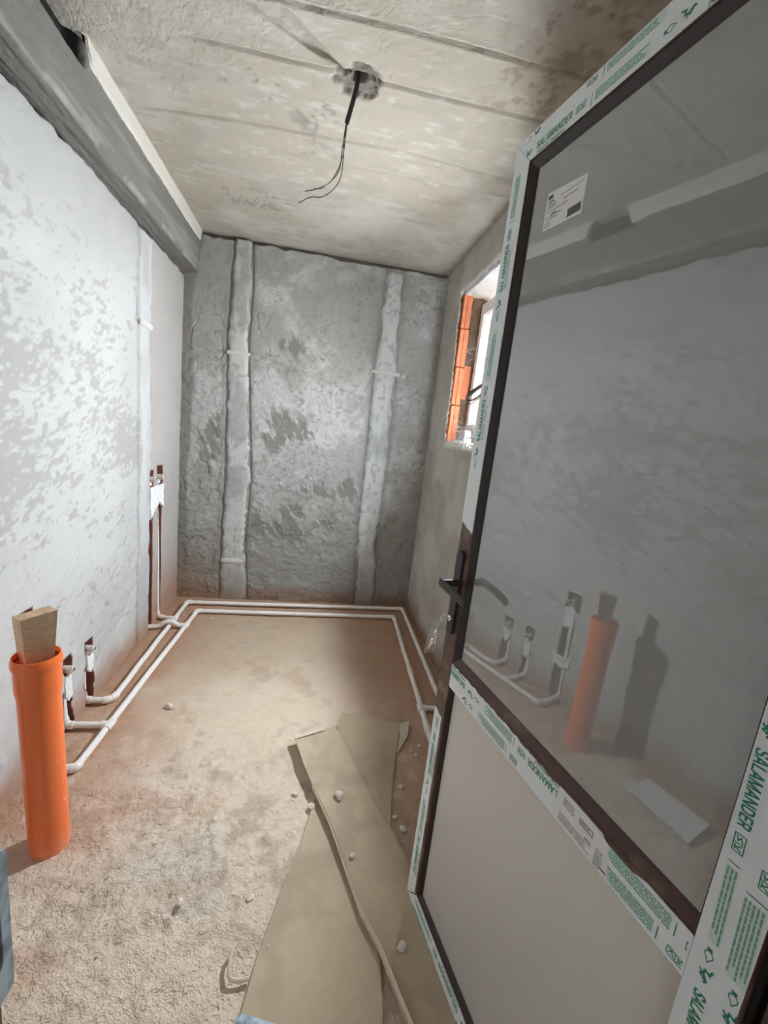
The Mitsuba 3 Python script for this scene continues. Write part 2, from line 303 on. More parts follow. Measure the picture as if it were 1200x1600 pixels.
# ------------------------------------------------------------------ back wall
b1l, b1r = interp([0.02, 0.47, 1.05, 1.54, 2.0, 2.45, 2.73], [-0.694, -0.691, -0.685, -0.691, -0.701, -0.698, -0.675]), interp([0.1, 0.48, 1.06, 1.56, 2.02, 2.47, 2.75], [-0.483, -0.516, -0.497, -0.535, -0.568, -0.555, -0.574])
b2l, b2r = interp([0.08, 0.71, 1.36, 1.87, 2.26, 2.70], [0.449, 0.408, 0.411, 0.404, 0.423, 0.433]), interp([0.09, 0.5, 0.89, 1.38, 1.84, 2.28, 2.7], [0.614, 0.58, 0.575, 0.591, 0.58, 0.559, 0.554])
STAINS = [(-0.28, 1.47, 0.13, 0.12), (-0.33, 1.32, 0.10, 0.10), (-0.13, 1.44, 0.10, 0.09), (-0.13, 0.78, 0.12, 0.09), (-0.23, 0.62, 0.13, 0.10), (-0.07, 0.58, 0.11, 0.08),
          (0.14, 0.72, 0.10, 0.08), (-0.25, 2.05, 0.12, 0.10), (0.05, 0.98, 0.16, 0.08), (-0.42, 0.66, 0.07, 0.14), (-0.80, 1.30, 0.10, 0.25), (0.30, 1.0, 0.08, 0.12)]
def back_fn(x, z):
    base = F(x, z, 2.5, 2.5, 60, 4); trow = F(x + 0.3 * z, z - 0.3 * x, 8, 14, 61, 5); fine = F(x, z, 38, 38, 62, 3)
    cal = ss(1.85, 2.05, z)
    h = (base - 0.5) * 0.014 + (trow - 0.5) * 0.020 * (1 - 0.5 * cal) + (fine - 0.5) * 0.008
    flake = F(x, z, 13, 13, 63, 4); h += 0.004 * ss(0.54, 0.57, flake) * (1 - 0.6 * cal)
    crack = np.abs(F(x, z, 4.5, 3.0, 64, 3) - 0.5); h -= 0.006 * ss(0.007, 0.001, crack) * ss(0.48, 0.56, F(x, z, 3, 3, 65, 2))
    col = np.zeros(x.shape + (3,)) + np.array([0.40, 0.40, 0.38])
    col = lerp(col, [0.50, 0.505, 0.49], ss(0.45, 0.66, base))
    col = lerp(col, [0.37, 0.365, 0.345], 0.75 * cal * ss(0.62, 0.40, base))
    st = sum(np.exp(-((x - a) / p) ** 2 - ((z - b) / q) ** 2) for a, b, p, q in STAINS)
    rag = F(x - 0.7 * z, z * 0.7 + x, 9, 26, 66, 4)
    col = lerp(col, [0.33, 0.325, 0.305], 0.5 * ss(0.5, 0.62, F(x, z, 7, 7, 67, 4)))
    mot = F(x + 0.3 * z, z, 30, 44, 75, 3); col = lerp(col, [0.29, 0.285, 0.265], 0.75 * ss(0.53, 0.66, mot) * ss(0.40, 0.62, F(x, z, 3.2, 3.2, 76, 3) + 0.10 * (1 - cal)))
    col = lerp(col, [0.58, 0.58, 0.565], 0.4 * ss(0.57, 0.68, F(x - 0.4 * z, z, 26, 36, 77, 3)) * ss(0.42, 0.6, base))
    h += 0.003 * ss(0.52, 0.60, F(x, z, 21, 27, 78, 3)) * (1 - 0.5 * cal)
    rag = 0.6 * rag + 0.4 * F(x - 0.7 * z, z * 0.7 + x, 26, 60, 88, 3)
    k = ss(0.485, 0.56, rag + 0.22 * (np.clip(st, 0, 1) - 0.55)); col = lerp(col, [0.215, 0.21, 0.195], 0.85 * k * np.clip(st + 0.3, 0, 1)); h -= 0.002 * k * np.clip(st, 0, 1)
    for f, sgn, amt in ((b1l, -1, .9), (b1r, 1, .85), (b2l, -1, .65), (b2r, 1, .5)):      # grey mortar squeezed out beside the strips
        d = (x - f(z)) * sgn; w = 0.085 * (0.25 + F(z, x * 0, 7, 1, 68, 4)) * (0.4 + 1.2 * F(x, z, 18, 18, 79, 3))
        col = lerp(col, [0.25, 0.245, 0.23], amt * ss(w, 0.0, d) * (d > -0.03)); h -= 0.010 * ss(0.016, 0.002, np.abs(d - 0.006))
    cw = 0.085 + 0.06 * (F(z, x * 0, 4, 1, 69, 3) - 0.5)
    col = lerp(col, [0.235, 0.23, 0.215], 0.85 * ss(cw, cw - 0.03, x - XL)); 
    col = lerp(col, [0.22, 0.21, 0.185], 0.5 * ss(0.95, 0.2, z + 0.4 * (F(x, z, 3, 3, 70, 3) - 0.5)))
    foot = ss(0.16, 0.03, z + 0.12 * (F(x, z, 7, 7, 71, 3) - 0.5)); col = lerp(col, [0.27, 0.17, 0.115], foot * 0.8)
    col = lerp(col, [0.36, 0.22, 0.15], 0.5 * ss(0.5, 0.1, z) * ss(-0.55, -1.0, x))
    col = lerp(col, [0.16, 0.155, 0.145], 0.6 * ss(0.71, 0.77, F(x, z, 60, 60, 72, 2)))
    top = ZC - 0.012 - 0.035 * F(x, z * 0, 12, 1, 73, 4); h -= 0.035 * ss(0, 0.012, z - top); col = lerp(col, [0.17, 0.16, 0.14], 0.8 * ss(0, 0.012, z - top))
    h += 0.006 * ss(0.04, 0.0, top - z) * F(x, z, 25, 25, 74, 2)
    return h, col
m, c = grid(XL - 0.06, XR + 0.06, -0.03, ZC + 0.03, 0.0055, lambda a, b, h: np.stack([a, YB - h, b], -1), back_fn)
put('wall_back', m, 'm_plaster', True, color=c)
put('wall_back__masonry', box(XL - 0.3, XR + 0.36, YB + 0.045, YB + 0.30, -0.03, ZC + 0.1), 'm_masonry')
L('wall_back', 'end wall in blotchy grey cement plaster with two upright strips', kind='structure')
L('wall_back__masonry', 'masonry core behind the plaster')
def bandcolB(sd, base):
    def fn(a, z):
        c = np.zeros(a.shape + (3,)) + np.array(base); c = lerp(c, np.array(base) * 0.74, ss(0.4, 0.65, F(a, z, 10, 5, sd, 4))); c = lerp(c, np.array(base) * 0.62, 0.7 * ss(0.55, 0.66, F(a, z, 34, 30, sd + 2, 3)))
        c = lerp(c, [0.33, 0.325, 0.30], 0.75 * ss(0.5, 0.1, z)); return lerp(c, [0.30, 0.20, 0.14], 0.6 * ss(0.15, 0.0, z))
    return fn
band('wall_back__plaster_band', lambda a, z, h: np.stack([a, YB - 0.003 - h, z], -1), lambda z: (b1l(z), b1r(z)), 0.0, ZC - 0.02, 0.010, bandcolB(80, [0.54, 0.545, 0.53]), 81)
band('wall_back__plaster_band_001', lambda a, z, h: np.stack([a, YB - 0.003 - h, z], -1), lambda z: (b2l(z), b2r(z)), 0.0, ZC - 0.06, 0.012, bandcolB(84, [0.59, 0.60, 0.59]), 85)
L('wall_back__plaster_band', 'left upright strip of pale plaster with dark edges')
L('wall_back__plaster_band_001', 'right upright strip of pale plaster')
dab('wall_back__plaster_dab', (-0.625, YB - 0.010, 1.960), (0.085, 0.014, 0.020), 5)
dab('wall_back__plaster_dab_001', (0.50, YB - 0.012, 1.965), (0.115, 0.014, 0.018), 8)
dab('wall_back__plaster_dab_002', (-0.60, YB - 0.010, 0.335), (0.085, 0.012, 0.022), 11)
dab('wall_back__plaster_dab_003', (0.645, YB - 0.008, 1.952), (0.018, 0.012, 0.022), 14)

# ------------------------------------------------------------------ right wall with the window opening
def hole_edge(y, z, grow=0.0):
    far = 2.958 + (z - 1.487) * 0.088 + 0.020 * (F(y, z, 26, 26, 90, 3) - 0.5)
    zt = WZ1 + 0.012 + 0.03 * (F(y, z, 22, 22, 91, 3) - 0.5); zb = WZ0 + 0.022 * (F(y, z, 26, 26, 92, 3) - 0.5)
    return np.minimum(np.minimum(far - y, y - WY0), np.minimum(zt - z, z - zb))
def right_fn(y, z):
    base = F(y, z, 3, 3, 93, 4); tr = F(y, z, 9, 9, 94, 4)
    h = (base - 0.5) * 0.012 + (tr - 0.5) * 0.004 + (F(y, z, 45, 45, 95, 2) - 0.5) * 0.002
    col = np.zeros(y.shape + (3,)) + np.array([0.475, 0.455, 0.415]); col = lerp(col, [0.56, 0.54, 0.50], ss(0.42, 0.65, base))
    col = lerp(col, [0.36, 0.345, 0.31], 0.4 * ss(0.52, 0.64, F(y, z, 6, 6, 96, 4)))
    col = lerp(col, [0.29, 0.18, 0.12], 0.85 * ss(0.18, 0.02, z + 0.12 * (F(y, z, 8, 8, 98, 3) - 0.5)))
    d = hole_edge(y, z); rim = ss(-0.055, -0.020, d + 0.03 * (F(y, z, 60, 60, 99, 2) - 0.5))
    col = lerp(col, [0.80, 0.79, 0.77], rim); h += rim * (0.004 + 0.026 * (F(y, z, 55, 55, 100, 3) - 0.5))
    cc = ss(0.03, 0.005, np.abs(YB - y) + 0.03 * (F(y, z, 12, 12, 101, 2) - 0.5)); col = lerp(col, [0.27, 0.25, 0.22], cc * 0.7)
    return h, col
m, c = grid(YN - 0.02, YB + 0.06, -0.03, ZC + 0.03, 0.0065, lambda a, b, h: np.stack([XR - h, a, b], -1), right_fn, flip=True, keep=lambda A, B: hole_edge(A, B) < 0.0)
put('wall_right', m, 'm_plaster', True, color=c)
L('wall_right', 'right wall in beige cement plaster with a raw window opening', kind='structure')
X0, X1 = XR + 0.018, XR + 0.30
def rough_box(x0, x1, y0, y1, z0, z1, m, key, amp=0.006, seed=0):
    b = box(x0, x1, y0, y1, z0, z1)
    while b.edges_unique_length.max() > 0.05: b = b.subdivide_to_size(0.05, max_iter=12)
    v = b.vertices + amp * (np.stack([meshkit.fbm(b.vertices * 18 + k * 9, 3, seed + k) for k in range(3)], -1) - 0.5)
    put(key, trimesh.Trimesh(v, b.faces, process=False), m)
put('wall_right__masonry', box(X0, X1, YN - 0.25, YB + 0.3, -0.03, WZ0 - 0.02), 'm_masonry')
put('wall_right__masonry_001', box(X0, X1, YN - 0.25, YB + 0.3, WZ1 + 0.035, ZC + 0.1), 'm_masonry')
put('wall_right__masonry_002', box(X0, X1, YN - 0.25, WY0 - 0.03, WZ0 - 0.02, WZ1 + 0.035), 'm_masonry')
put('wall_right__masonry_003', box(X0, X1, 3.13, YB + 0.3, WZ0 - 0.02, WZ1 + 0.035), 'm_masonry')
rough_box(X0 - 0.004, X1 - 0.02, WY0 - 0.05, 3.14, WZ1 + 0.008, WZ1 + 0.05, 'm_gypsum', 'wall_right__lintel_plaster', 0.018, 3)
rough_box(X0 - 0.004, X1 - 0.02, WY0 - 0.05, 3.14, WZ0 - 0.03, WZ0 - 0.004, 'm_gypsum', 'wall_right__sill_bed', 0.018, 5)
rough_box(1.00, X1 - 0.01, 3.055, 3.14, WZ0 - 0.01, WZ1 + 0.02, 'm_mud', 'wall_right__reveal_mortar', 0.03, 7)
rough_box(X0, X1 - 0.02, WY0 - 0.05, WY0 - 0.004, WZ0 - 0.01, WZ1 + 0.02, 'm_gypsum', 'wall_right__reveal_plaster', 0.012, 9)
labels['wall_right__lintel_plaster'] = {'label': 'white plaster under the lintel'}; labels['wall_right__sill_bed'] = {'label': 'crumbled white mortar along the sill'}
labels['wall_right__reveal_mortar'] = {'label': 'dark mud-brown mortar in the reveal'}
def hollow_brick(z0, z1, i):
    y = 2.985 + (z0 - 1.487) * 0.055
    b = box(0.926, 0.986, y, y + 0.14, z0, z1)
    try:
        g = cat([box(0.950, 0.954, y - 0.01, y + 0.012, z0 - 0.01, z1 + 0.01)]); b = trimesh.boolean.difference([b, g], engine='manifold')
    except Exception: pass
    put(num('wall_right__brick', i), b, 'm_brick')
for i, (z0, z1) in enumerate([(1.490, 1.742), (1.752, 2.004), (2.014, 2.264), (2.274, 2.50)]): hollow_brick(z0, z1, i)
put('wall_right__brick_004', bevbox(0.995, 1.045, 3.03, 3.13, 1.80, 2.03, 0.004), 'm_brick')

# window: white frame, sash, pane
def ring(y0, y1, z0, z1, w, x0, x1):
    return [box(x0, x1, y0, y0 + w, z0, z1), box(x0, x1, y1 - w, y1, z0, z1), box(x0, x1, y0 + w, y1 - w, z0, z0 + w), box(x0, x1, y0 + w, y1 - w, z1 - w, z1)]
put('window_1__frame', cat(ring(2.22, 3.035, 1.535, 2.445, 0.045, 1.062, 1.125)), 'm_pvc')
put('window_1__sash', cat(ring(2.262, 2.993, 1.577, 2.403, 0.042, 1.050, 1.108)), 'm_pvc')
put('window_1__gasket', cat(ring(2.302, 2.953, 1.617, 2.363, 0.005, 1.062, 1.080)), 'm_pink')
put('window_1__pane', box(1.072, 1.0725, 2.306, 2.949, 1.621, 2.359).slice_plane([1.0722, 0, 0], [-1, 0, 0]), 'm_pane')
L('window_1', 'small white framed window deep in the right wall, blown out by daylight', kind='structure')
L('window_1__gasket', 'thin pinkish seal around the pane')
# things on the window sill
def sill_block(key, *a): put(key, bevbox(*a, 0.004), 'm_block', False)
sill_block('concrete_offcut', 0.995, 1.055, 2.84, 2.96, 1.488, 1.527); L('concrete_offcut', 'lower grey offcut block on the window sill', 'block')
sill_block('concrete_offcut_001', 1.005, 1.055, 2.86, 2.97, 1.528, 1.580); L('concrete_offcut_001', 'upper pale grey offcut block on the window sill', 'block')
tt = tube([(0.945, 2.93, 1.497), (0.99, 2.80, 1.499)], 0.010, 16, True)
put('plastic_tube__tube', tt, 'm_pvc', 40); put('plastic_tube__end', tube([(0.9895, 2.801, 1.499), (0.9915, 2.795, 1.499)], 0.0075, 16), 'm_pink', 40)
L('plastic_tube', 'short white tube lying on the crumbled window sill', 'tube'); L('plastic_tube__end', 'pinkish open end')
st = bez([(1.05, 2.62, 1.865), (1.02, 2.72, 1.862), (0.995, 2.80, 1.84), (0.975, 2.84, 1.80), (0.985, 2.83, 1.775), (1.01, 2.77, 1.785), (1.03, 2.70, 1.82)], 10)
put('black_strap__loop', tube(st, 0.006, 8), 'm_black_plastic', 40)
put('black_strap__strand', tube(bez([(0.995, 2.80, 1.84), (0.98, 2.84, 1.775), (1.0, 2.80, 1.755), (1.03, 2.72, 1.80), (1.048, 2.66, 1.84)], 10), 0.003, 8), 'm_black_plastic', 40)
put('black_strap__strip', tube(bez([(1.052, 2.58, 1.875), (1.02, 2.72, 1.865), (0.985, 2.82, 1.81)], 10), [0.012] * 19 + [0.009], 8) if False else tube(bez([(1.052, 2.58, 1.875), (1.02, 2.72, 1.865), (0.985, 2.82, 1.81)], 10), 0.011, 8), 'm_black_plastic', 40)
L('black_strap', 'black looped strap hanging in front of the window pane', 'strap')
# work lamp hung in the window recess, its cable looping down to the strap
LX, LY, LZ = 1.028, 2.44, 1.755
put('work_lamp__housing', cat([bevbox(LX + 0.003, LX + 0.022, LY - 0.052, LY + 0.052, LZ - 0.055, LZ + 0.055, 0.006)] + [box(LX + 0.021, LX + 0.028, LY - 0.045 + 0.015 * k - 0.002, LY - 0.045 + 0.015 * k + 0.002, LZ - 0.045, LZ + 0.045) for k in range(7)]), 'm_black_plastic')
put('work_lamp__rim', cat(ring(LY - 0.052, LY + 0.052, LZ - 0.055, LZ + 0.055, 0.010, LX - 0.004, LX + 0.006)), 'm_black_plastic')
lf = trimesh.Trimesh([[LX, LY - 0.043, LZ - 0.043], [LX, LY + 0.043, LZ - 0.043], [LX, LY + 0.043, LZ + 0.043], [LX, LY - 0.043, LZ + 0.043]], [[0, 2, 1], [0, 3, 2]], process=False)
put('work_lamp__light_face', lf, 'm_pvc', emitter={'type': 'area', 'radiance': rgb(*[LAMP * q for q in (0.93, 1.0, 1.07)])})
put('work_lamp__bracket', tube([(LX + 0.02, LY - 0.056, LZ), (LX + 0.02, LY - 0.058, LZ + 0.09), (LX + 0.02, LY, LZ + 0.10), (LX + 0.02, LY + 0.058, LZ + 0.09), (LX + 0.02, LY + 0.056, LZ)], 0.005, 8), 'm_steel', 40)
put('work_lamp__hook', tube(bez([(LX + 0.02, LY, LZ + 0.10), (LX + 0.02, LY, LZ + 0.25), (LX + 0.02, LY, WZ1 + 0.03)], 6), 0.003, 8), 'm_wire', 40)
put('work_lamp__cable', tube(bez([(LX + 0.025, LY, LZ - 0.03), (LX + 0.020, LY + 0.06, LZ - 0.06), (1.04, 2.55, 1.80), (1.05, 2.62, 1.865)], 10), 0.004, 8), 'm_black_plastic', 40)
L('work_lamp', 'black work lamp hanging in the window recess behind the open door', 'lamp'); labels['work_lamp__light_face'] = {'label': 'cool white lit face'}
_R = trimesh.transformations.rotation_matrix(math.radians(25), [0, 0, 1], [LX, LY, LZ]) @ trimesh.transformations.rotation_matrix(math.radians(-LTILT), [0, 1, 0], [LX, LY, LZ])
for _k in ('housing', 'rim', 'light_face'): scene['work_lamp__' + _k]['to_world'] = T(_R.tolist())
web = []
for k in range(34):
    a = np.array([RNG.uniform(0.93, 0.99), 2.97 + RNG.uniform(-0.02, 0.02), RNG.uniform(1.50, 1.66)]); b = np.array([RNG.uniform(0.99, 1.06), RNG.uniform(2.80, 2.98), RNG.uniform(1.49, 1.62)])
    if k % 4 == 0: a = np.array([0.985, 3.0, RNG.uniform(2.0, 2.15)]); b = np.array([1.05, 2.97, RNG.uniform(2.08, 2.2)])
    q = (a + b) / 2 + np.array([0, 0, -0.012]); web.append(tube(bez([a, q, b], 5), 0.0006, 4, False))
put('cobweb', cat(web), 'm_web'); L('cobweb', 'dusty cobweb strands across the brick corner of the window', 'cobweb', kind='stuff')
web = []
for k in range(16):
    a = np.array([0.74 + RNG.uniform(-0.1, 0.1), YB - 0.02, 2.69 + RNG.uniform(-0.05, 0.03)]); b = np.array([XR - 0.015, YB - RNG.uniform(0.05, 0.35), 2.64 + RNG.uniform(-0.08, 0.08)])
    web.append(tube(bez([a, (a + b) / 2 + np.array([0, 0, -0.02]), b], 6), 0.0007, 4, False))
put('cobweb_001', cat(web), 'm_web'); L('cobweb_001', 'dusty cobweb strands in the upper corner between end wall and right wall', 'cobweb', kind='stuff')

# ------------------------------------------------------------------ ceiling
GROOVES = [([(-0.30, 1.612), (0.19, 1.592), (0.90, 1.590)], 1.0), ([(-0.55, 1.838), (-0.03, 1.822), (0.12, 1.824), (0.90, 1.812)], 0.9), ([(-0.86, 2.272), (-0.37, 2.218), (0.25, 2.173), (0.90, 2.21)], 0.75),
           ([(-0.30, 2.380), (0.22, 2.370), (0.90, 2.33)], 0.45), ([(-0.20, 2.70), (0.34, 2.661), (0.80, 2.64)], 0.3), ([(-0.90, 3.20), (-0.5, 3.25), (-0.18, 3.377)], 0.35), ([(-0.66, 1.95), (-0.5, 1.96)], 0.4), ([(-0.9, 1.30), (0.9, 1.27)], 0.6), ([(-0.9, 0.95), (0.9, 0.93)], 0.6)]
def ceil_fn(x, y):
    base = F(x, y, 2.4, 2.4, 110, 4); pl = F(x, y * 1.0, 5, 18, 111, 4)
    h = (base - 0.5) * 0.010 + (pl - 0.5) * 0.004 + (F(x, y, 42, 42, 112, 3) - 0.5) * 0.003
    col = np.zeros(x.shape + (3,)) + np.array([0.47, 0.425, 0.355]); col = lerp(col, [0.55, 0.515, 0.45], ss(0.42, 0.66, base))
    col = lerp(col, [0.47, 0.43, 0.38], 0.45 * ss(0.5, 0.68, F(x, y, 3.5, 8, 113, 4)))
    col = lerp(col, [0.40, 0.365, 0.31], 0.5 * ss(0.54, 0.68, F(x, y, 9, 22, 114, 4))); col = lerp(col, [0.62, 0.59, 0.53], 0.5 * ss(0.56, 0.70, F(x, y, 11, 30, 115, 4)))
    for k, (pts, s) in enumerate(GROOVES):
        px, py = np.array(pts).T
        d = np.abs(y - np.interp(x, px, py) - 0.006 * (F(x, y * 0, 9, 1, 120 + k, 3) - 0.5)); on = ss(px[0] - 0.05, px[0] + 0.08, x) * ss(px[-1] + 0.05, px[-1] - 0.08, x) * s
        on = on * (0.55 + 0.6 * F(x, y * 0, 5, 1, 130 + k, 3))
        h -= 0.009 * on * ss(0.011, 0.002, d); h += 0.003 * on * ss(0.03, 0.012, d) * ss(0.006, 0.014, d); col = lerp(col, [0.33, 0.295, 0.25], 0.75 * on * ss(0.012, 0.002, d))
    # shallow trough running to the light point
    ax, ay, bx_, by = -0.40, 1.46, -0.01, 1.83
    t = np.clip(((x - ax) * (bx_ - ax) + (y - ay) * (by - ay)) / ((bx_ - ax) ** 2 + (by - ay) ** 2), 0, 1); d = np.hypot(x - ax - t * (bx_ - ax), y - ay - t * (by - ay))
    tr = ss(0.022, 0.004, d) * (0.35 + 0.65 * t) * ss(0.0, 0.25, t); h -= 0.012 * tr; col = lerp(col, [0.36, 0.32, 0.275], 0.7 * tr)
    # broken out patch around the light point
    r = np.hypot((x - 0.047) / 1.1, (y - 1.845) / 0.95) + 0.075 * (F(x, y, 22, 22, 140, 4) - 0.5)
    br_ = ss(0.082, 0.060, r); h -= 0.022 * br_ * F(x, y, 45, 45, 141, 3); h -= 0.05 * ss(0.03, 0.015, np.hypot(x - 0.045, y - 1.838)); col = lerp(col, [0.19, 0.175, 0.15], br_ * (0.75 + 0.35 * F(x, y, 60, 60, 142, 2)))
    for sx, sy, w, l, cc, thr in ((-0.15, 2.12, 0.05, 0.05, (0.30, 0.28, 0.24), 0.5), (-0.07, 2.035, 0.05, 0.04, (0.32, 0.30, 0.26), 0.55), (-0.47, 2.92, 0.18, 0.10, (0.30, 0.27, 0.23), 0.58), (-0.10, 2.28, 0.14, 0.10, (0.38, 0.34, 0.30), 0.62),
                                  (0.70, 1.62, 0.14, 0.18, (0.25, 0.18, 0.12), 0.54), (0.62, 1.30, 0.22, 0.14, (0.26, 0.19, 0.13), 0.58), (0.85, 1.25, 0.14, 0.3, (0.24, 0.17, 0.12), 0.52), (-0.3, 2.0, 0.25, 0.12, (0.35, 0.32, 0.28), 0.68)):
        k = ss(thr, thr + 0.05, F(x, y, 24, 24, 145, 4)+0.12*np.exp(-((x - sx) / w) ** 2 - ((y - sy) / l) ** 2)-0.04) * np.exp(-((x - sx) / w / 1.4) ** 4 - ((y - sy) / l / 1.4) ** 4)
        col = lerp(col, cc, (0.8 if sx < 0.3 else 0.5) * k); h -= 0.002 * k
    col = lerp(col, [0.40, 0.32, 0.245], 0.55 * ss(0.45, 0.9, x + 0.25 * (F(x, y, 3, 3, 147, 3) - 0.5)) * ss(2.0, 1.5, y))
    return h, col
m, c = grid(XL - 0.06, XR + 0.06, YN - 0.02, YB + 0.06, 0.0075, lambda a, b, h: np.stack([a, b, ZC - h], -1), ceil_fn, flip=True)
put('ceiling', m, 'm_plaster', True, color=c)
put('ceiling__slab', box(XL - 0.3, XR + 0.36, YN - 0.25, YB + 0.3, ZC + 0.075, ZC + 0.25), 'm_masonry')
L('ceiling', 'bare concrete ceiling with board marks and a broken patch around the light point', kind='structure')
L('ceiling__slab', 'concrete slab above')

# light point: black conduit with bare wires
put('ceiling_cable__conduit', tube(bez([(0.046, 1.838, 2.80), (0.042, 1.838, 2.735), (0.030, 1.840, 2.675), (0.017, 1.840, 2.615)], 8), 0.0085, 12), 'm_black_plastic', 40)
W1 = [(0.018, 1.840, 2.62), (0.016, 1.841, 2.56), (0.013, 1.840, 2.51), (-0.002, 1.840, 2.455), (-0.030, 1.838, 2.405), (-0.075, 1.836, 2.375), (-0.118, 1.835, 2.358)]
W2 = [(0.016, 1.839, 2.62), (0.011, 1.838, 2.56), (0.015, 1.838, 2.50), (0.010, 1.839, 2.43), (-0.015, 1.842, 2.385), (-0.055, 1.845, 2.355), (-0.095, 1.846, 2.348), (-0.14, 1.846, 2.319)]
W3 = [(0.019, 1.842, 2.62), (0.008, 1.845, 2.53), (0.004, 1.843, 2.46), (-0.022, 1.842, 2.415), (-0.055, 1.843, 2.385), (-0.085, 1.842, 2.376)]
for i, w in enumerate((W1, W2, W3)): put(num('ceiling_cable__wire', i), tube(bez(w, 8), 0.0017, 7), 'm_wire', 40)
L('ceiling_cable', 'black conduit with loose thin wires hanging from the broken patch in the ceiling', 'cable')

# ------------------------------------------------------------------ concrete beam along the left wall
BX = -0.925
def beam_path(s, y):
    """s: 0..1 soffit from the wall to the edge, 1..2 front face up to the ceiling"""
    edge = 2.470 + 0.006 * np.sin(y * 2.2) + 0.012 * (F(y, y * 0, 5, 1, 150, 3) - 0.5)
    x = np.where(s < 1, XL - 0.02 + (BX - XL + 0.02) * s, BX + 0.012 * (s - 1)); z = np.where(s < 1, 2.452 + (edge - 2.452) * s, edge + (ZC + 0.01 - edge) * (s - 1))
    return x, z
s = np.concatenate([np.linspace(0, 1, 20), np.linspace(1, 2, 44)[1:]]); yy = np.linspace(YN - 0.02, YB + 0.03, 420)
S, Y = np.meshgrid(s, yy, indexing='ij'); bx_, bz = beam_path(S, Y)
d = (F(Y, S, 6, 9, 151, 4) - 0.5) * 0.014 + (F(Y, S, 30, 22, 152, 3) - 0.5) * 0.006
chip = ss(0.60, 0.70, F(Y, S * 0, 7, 1, 153, 3)) * ss(0.14, 0.0, np.abs(S - 1.0)) * 0.010
rnd = ss(0.10, 0.0, np.abs(S - 1)) * 0.004 + chip
void = ss(1.66, 1.70, Y) * ss(1.955, 1.92, Y) * ss(1.60, 1.70, S) * 0.07        # pocket that has no mortar
bx_ = bx_ + np.where(S >= 1, d, 0) - rnd * 1.0 - void; bz = bz + np.where(S < 1, -d, 0) + rnd * 0.7
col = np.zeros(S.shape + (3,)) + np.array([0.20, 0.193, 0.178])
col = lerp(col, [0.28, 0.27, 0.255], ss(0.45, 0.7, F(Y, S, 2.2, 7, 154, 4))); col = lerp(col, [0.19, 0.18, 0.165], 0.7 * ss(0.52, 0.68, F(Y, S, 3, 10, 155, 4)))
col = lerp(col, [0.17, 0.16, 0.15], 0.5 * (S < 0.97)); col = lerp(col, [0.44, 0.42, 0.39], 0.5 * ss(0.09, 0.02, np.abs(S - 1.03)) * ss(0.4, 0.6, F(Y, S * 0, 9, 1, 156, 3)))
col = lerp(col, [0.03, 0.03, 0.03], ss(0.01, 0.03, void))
i = np.arange(S.size).reshape(S.shape); q = np.stack([i[:-1, :-1], i[:-1, 1:], i[1:, 1:], i[1:, :-1]], -1).reshape(-1, 4)
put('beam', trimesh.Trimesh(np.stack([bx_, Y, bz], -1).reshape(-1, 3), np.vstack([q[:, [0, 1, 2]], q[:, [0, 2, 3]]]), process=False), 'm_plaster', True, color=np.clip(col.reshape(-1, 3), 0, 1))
L('beam', 'dark grey concrete ring beam along the top of the left wall', kind='structure')
def strip(key, y0, y1, seed):
    yy = np.linspace(y0, y1, int((y1 - y0) / 0.008)); t = np.linspace(0, 1, 9); Tt, Y = np.meshgrid(t, yy, indexing='ij')
    end = np.minimum(ss(0, 0.05, Y - y0), ss(0, 0.05, y1 - Y)) if y0 > 1.8 else ss(0, 0.05, y1 - Y)
    low = 2.668 + 0.010 * (F(Y, Y * 0, 7, 1, seed, 4) - 0.5) + 0.085 * (1 - end)
    Z = low + (ZC + 0.005 - low) * Tt; X = BX + 0.016 * ss(0, 0.12, Tt) - 0.004 + 0.006 * (F(Y, Z, 30, 30, seed + 1, 2) - 0.5) + 0.004
    i = np.arange(Y.size).reshape(Y.shape); q = np.stack([i[:-1, :-1], i[:-1, 1:], i[1:, 1:], i[1:, :-1]], -1).reshape(-1, 4)
    v = np.stack([X, Y, Z], -1).reshape(-1, 3); v2 = v - np.array([0.03, 0, 0]); n = len(v)
    f = np.vstack([q[:, [0, 1, 2]], q[:, [0, 2, 3]]]); e = i[0]; side = np.vstack([np.stack([e[:-1], e[1:], e[:-1] + n], -1), np.stack([e[1:], e[1:] + n, e[:-1] + n], -1)])
    c = np.zeros((len(v) * 2, 3)) + np.array([0.66, 0.635, 0.575])
    put(key, trimesh.Trimesh(np.vstack([v, v2]), np.vstack([f, side]), process=False), 'm_plaster', 35 if False else True, color=c)
strip('beam__mortar_strip', 1.93, YB + 0.01, 160); strip('beam__mortar_strip_001', YN, 1.755, 163)
labels['beam__mortar_strip'] = {'label': 'pale mortar strip filling the joint under the ceiling'}; labels['beam__mortar_strip_001'] = {'label': 'pale mortar strip nearer the doorway'}

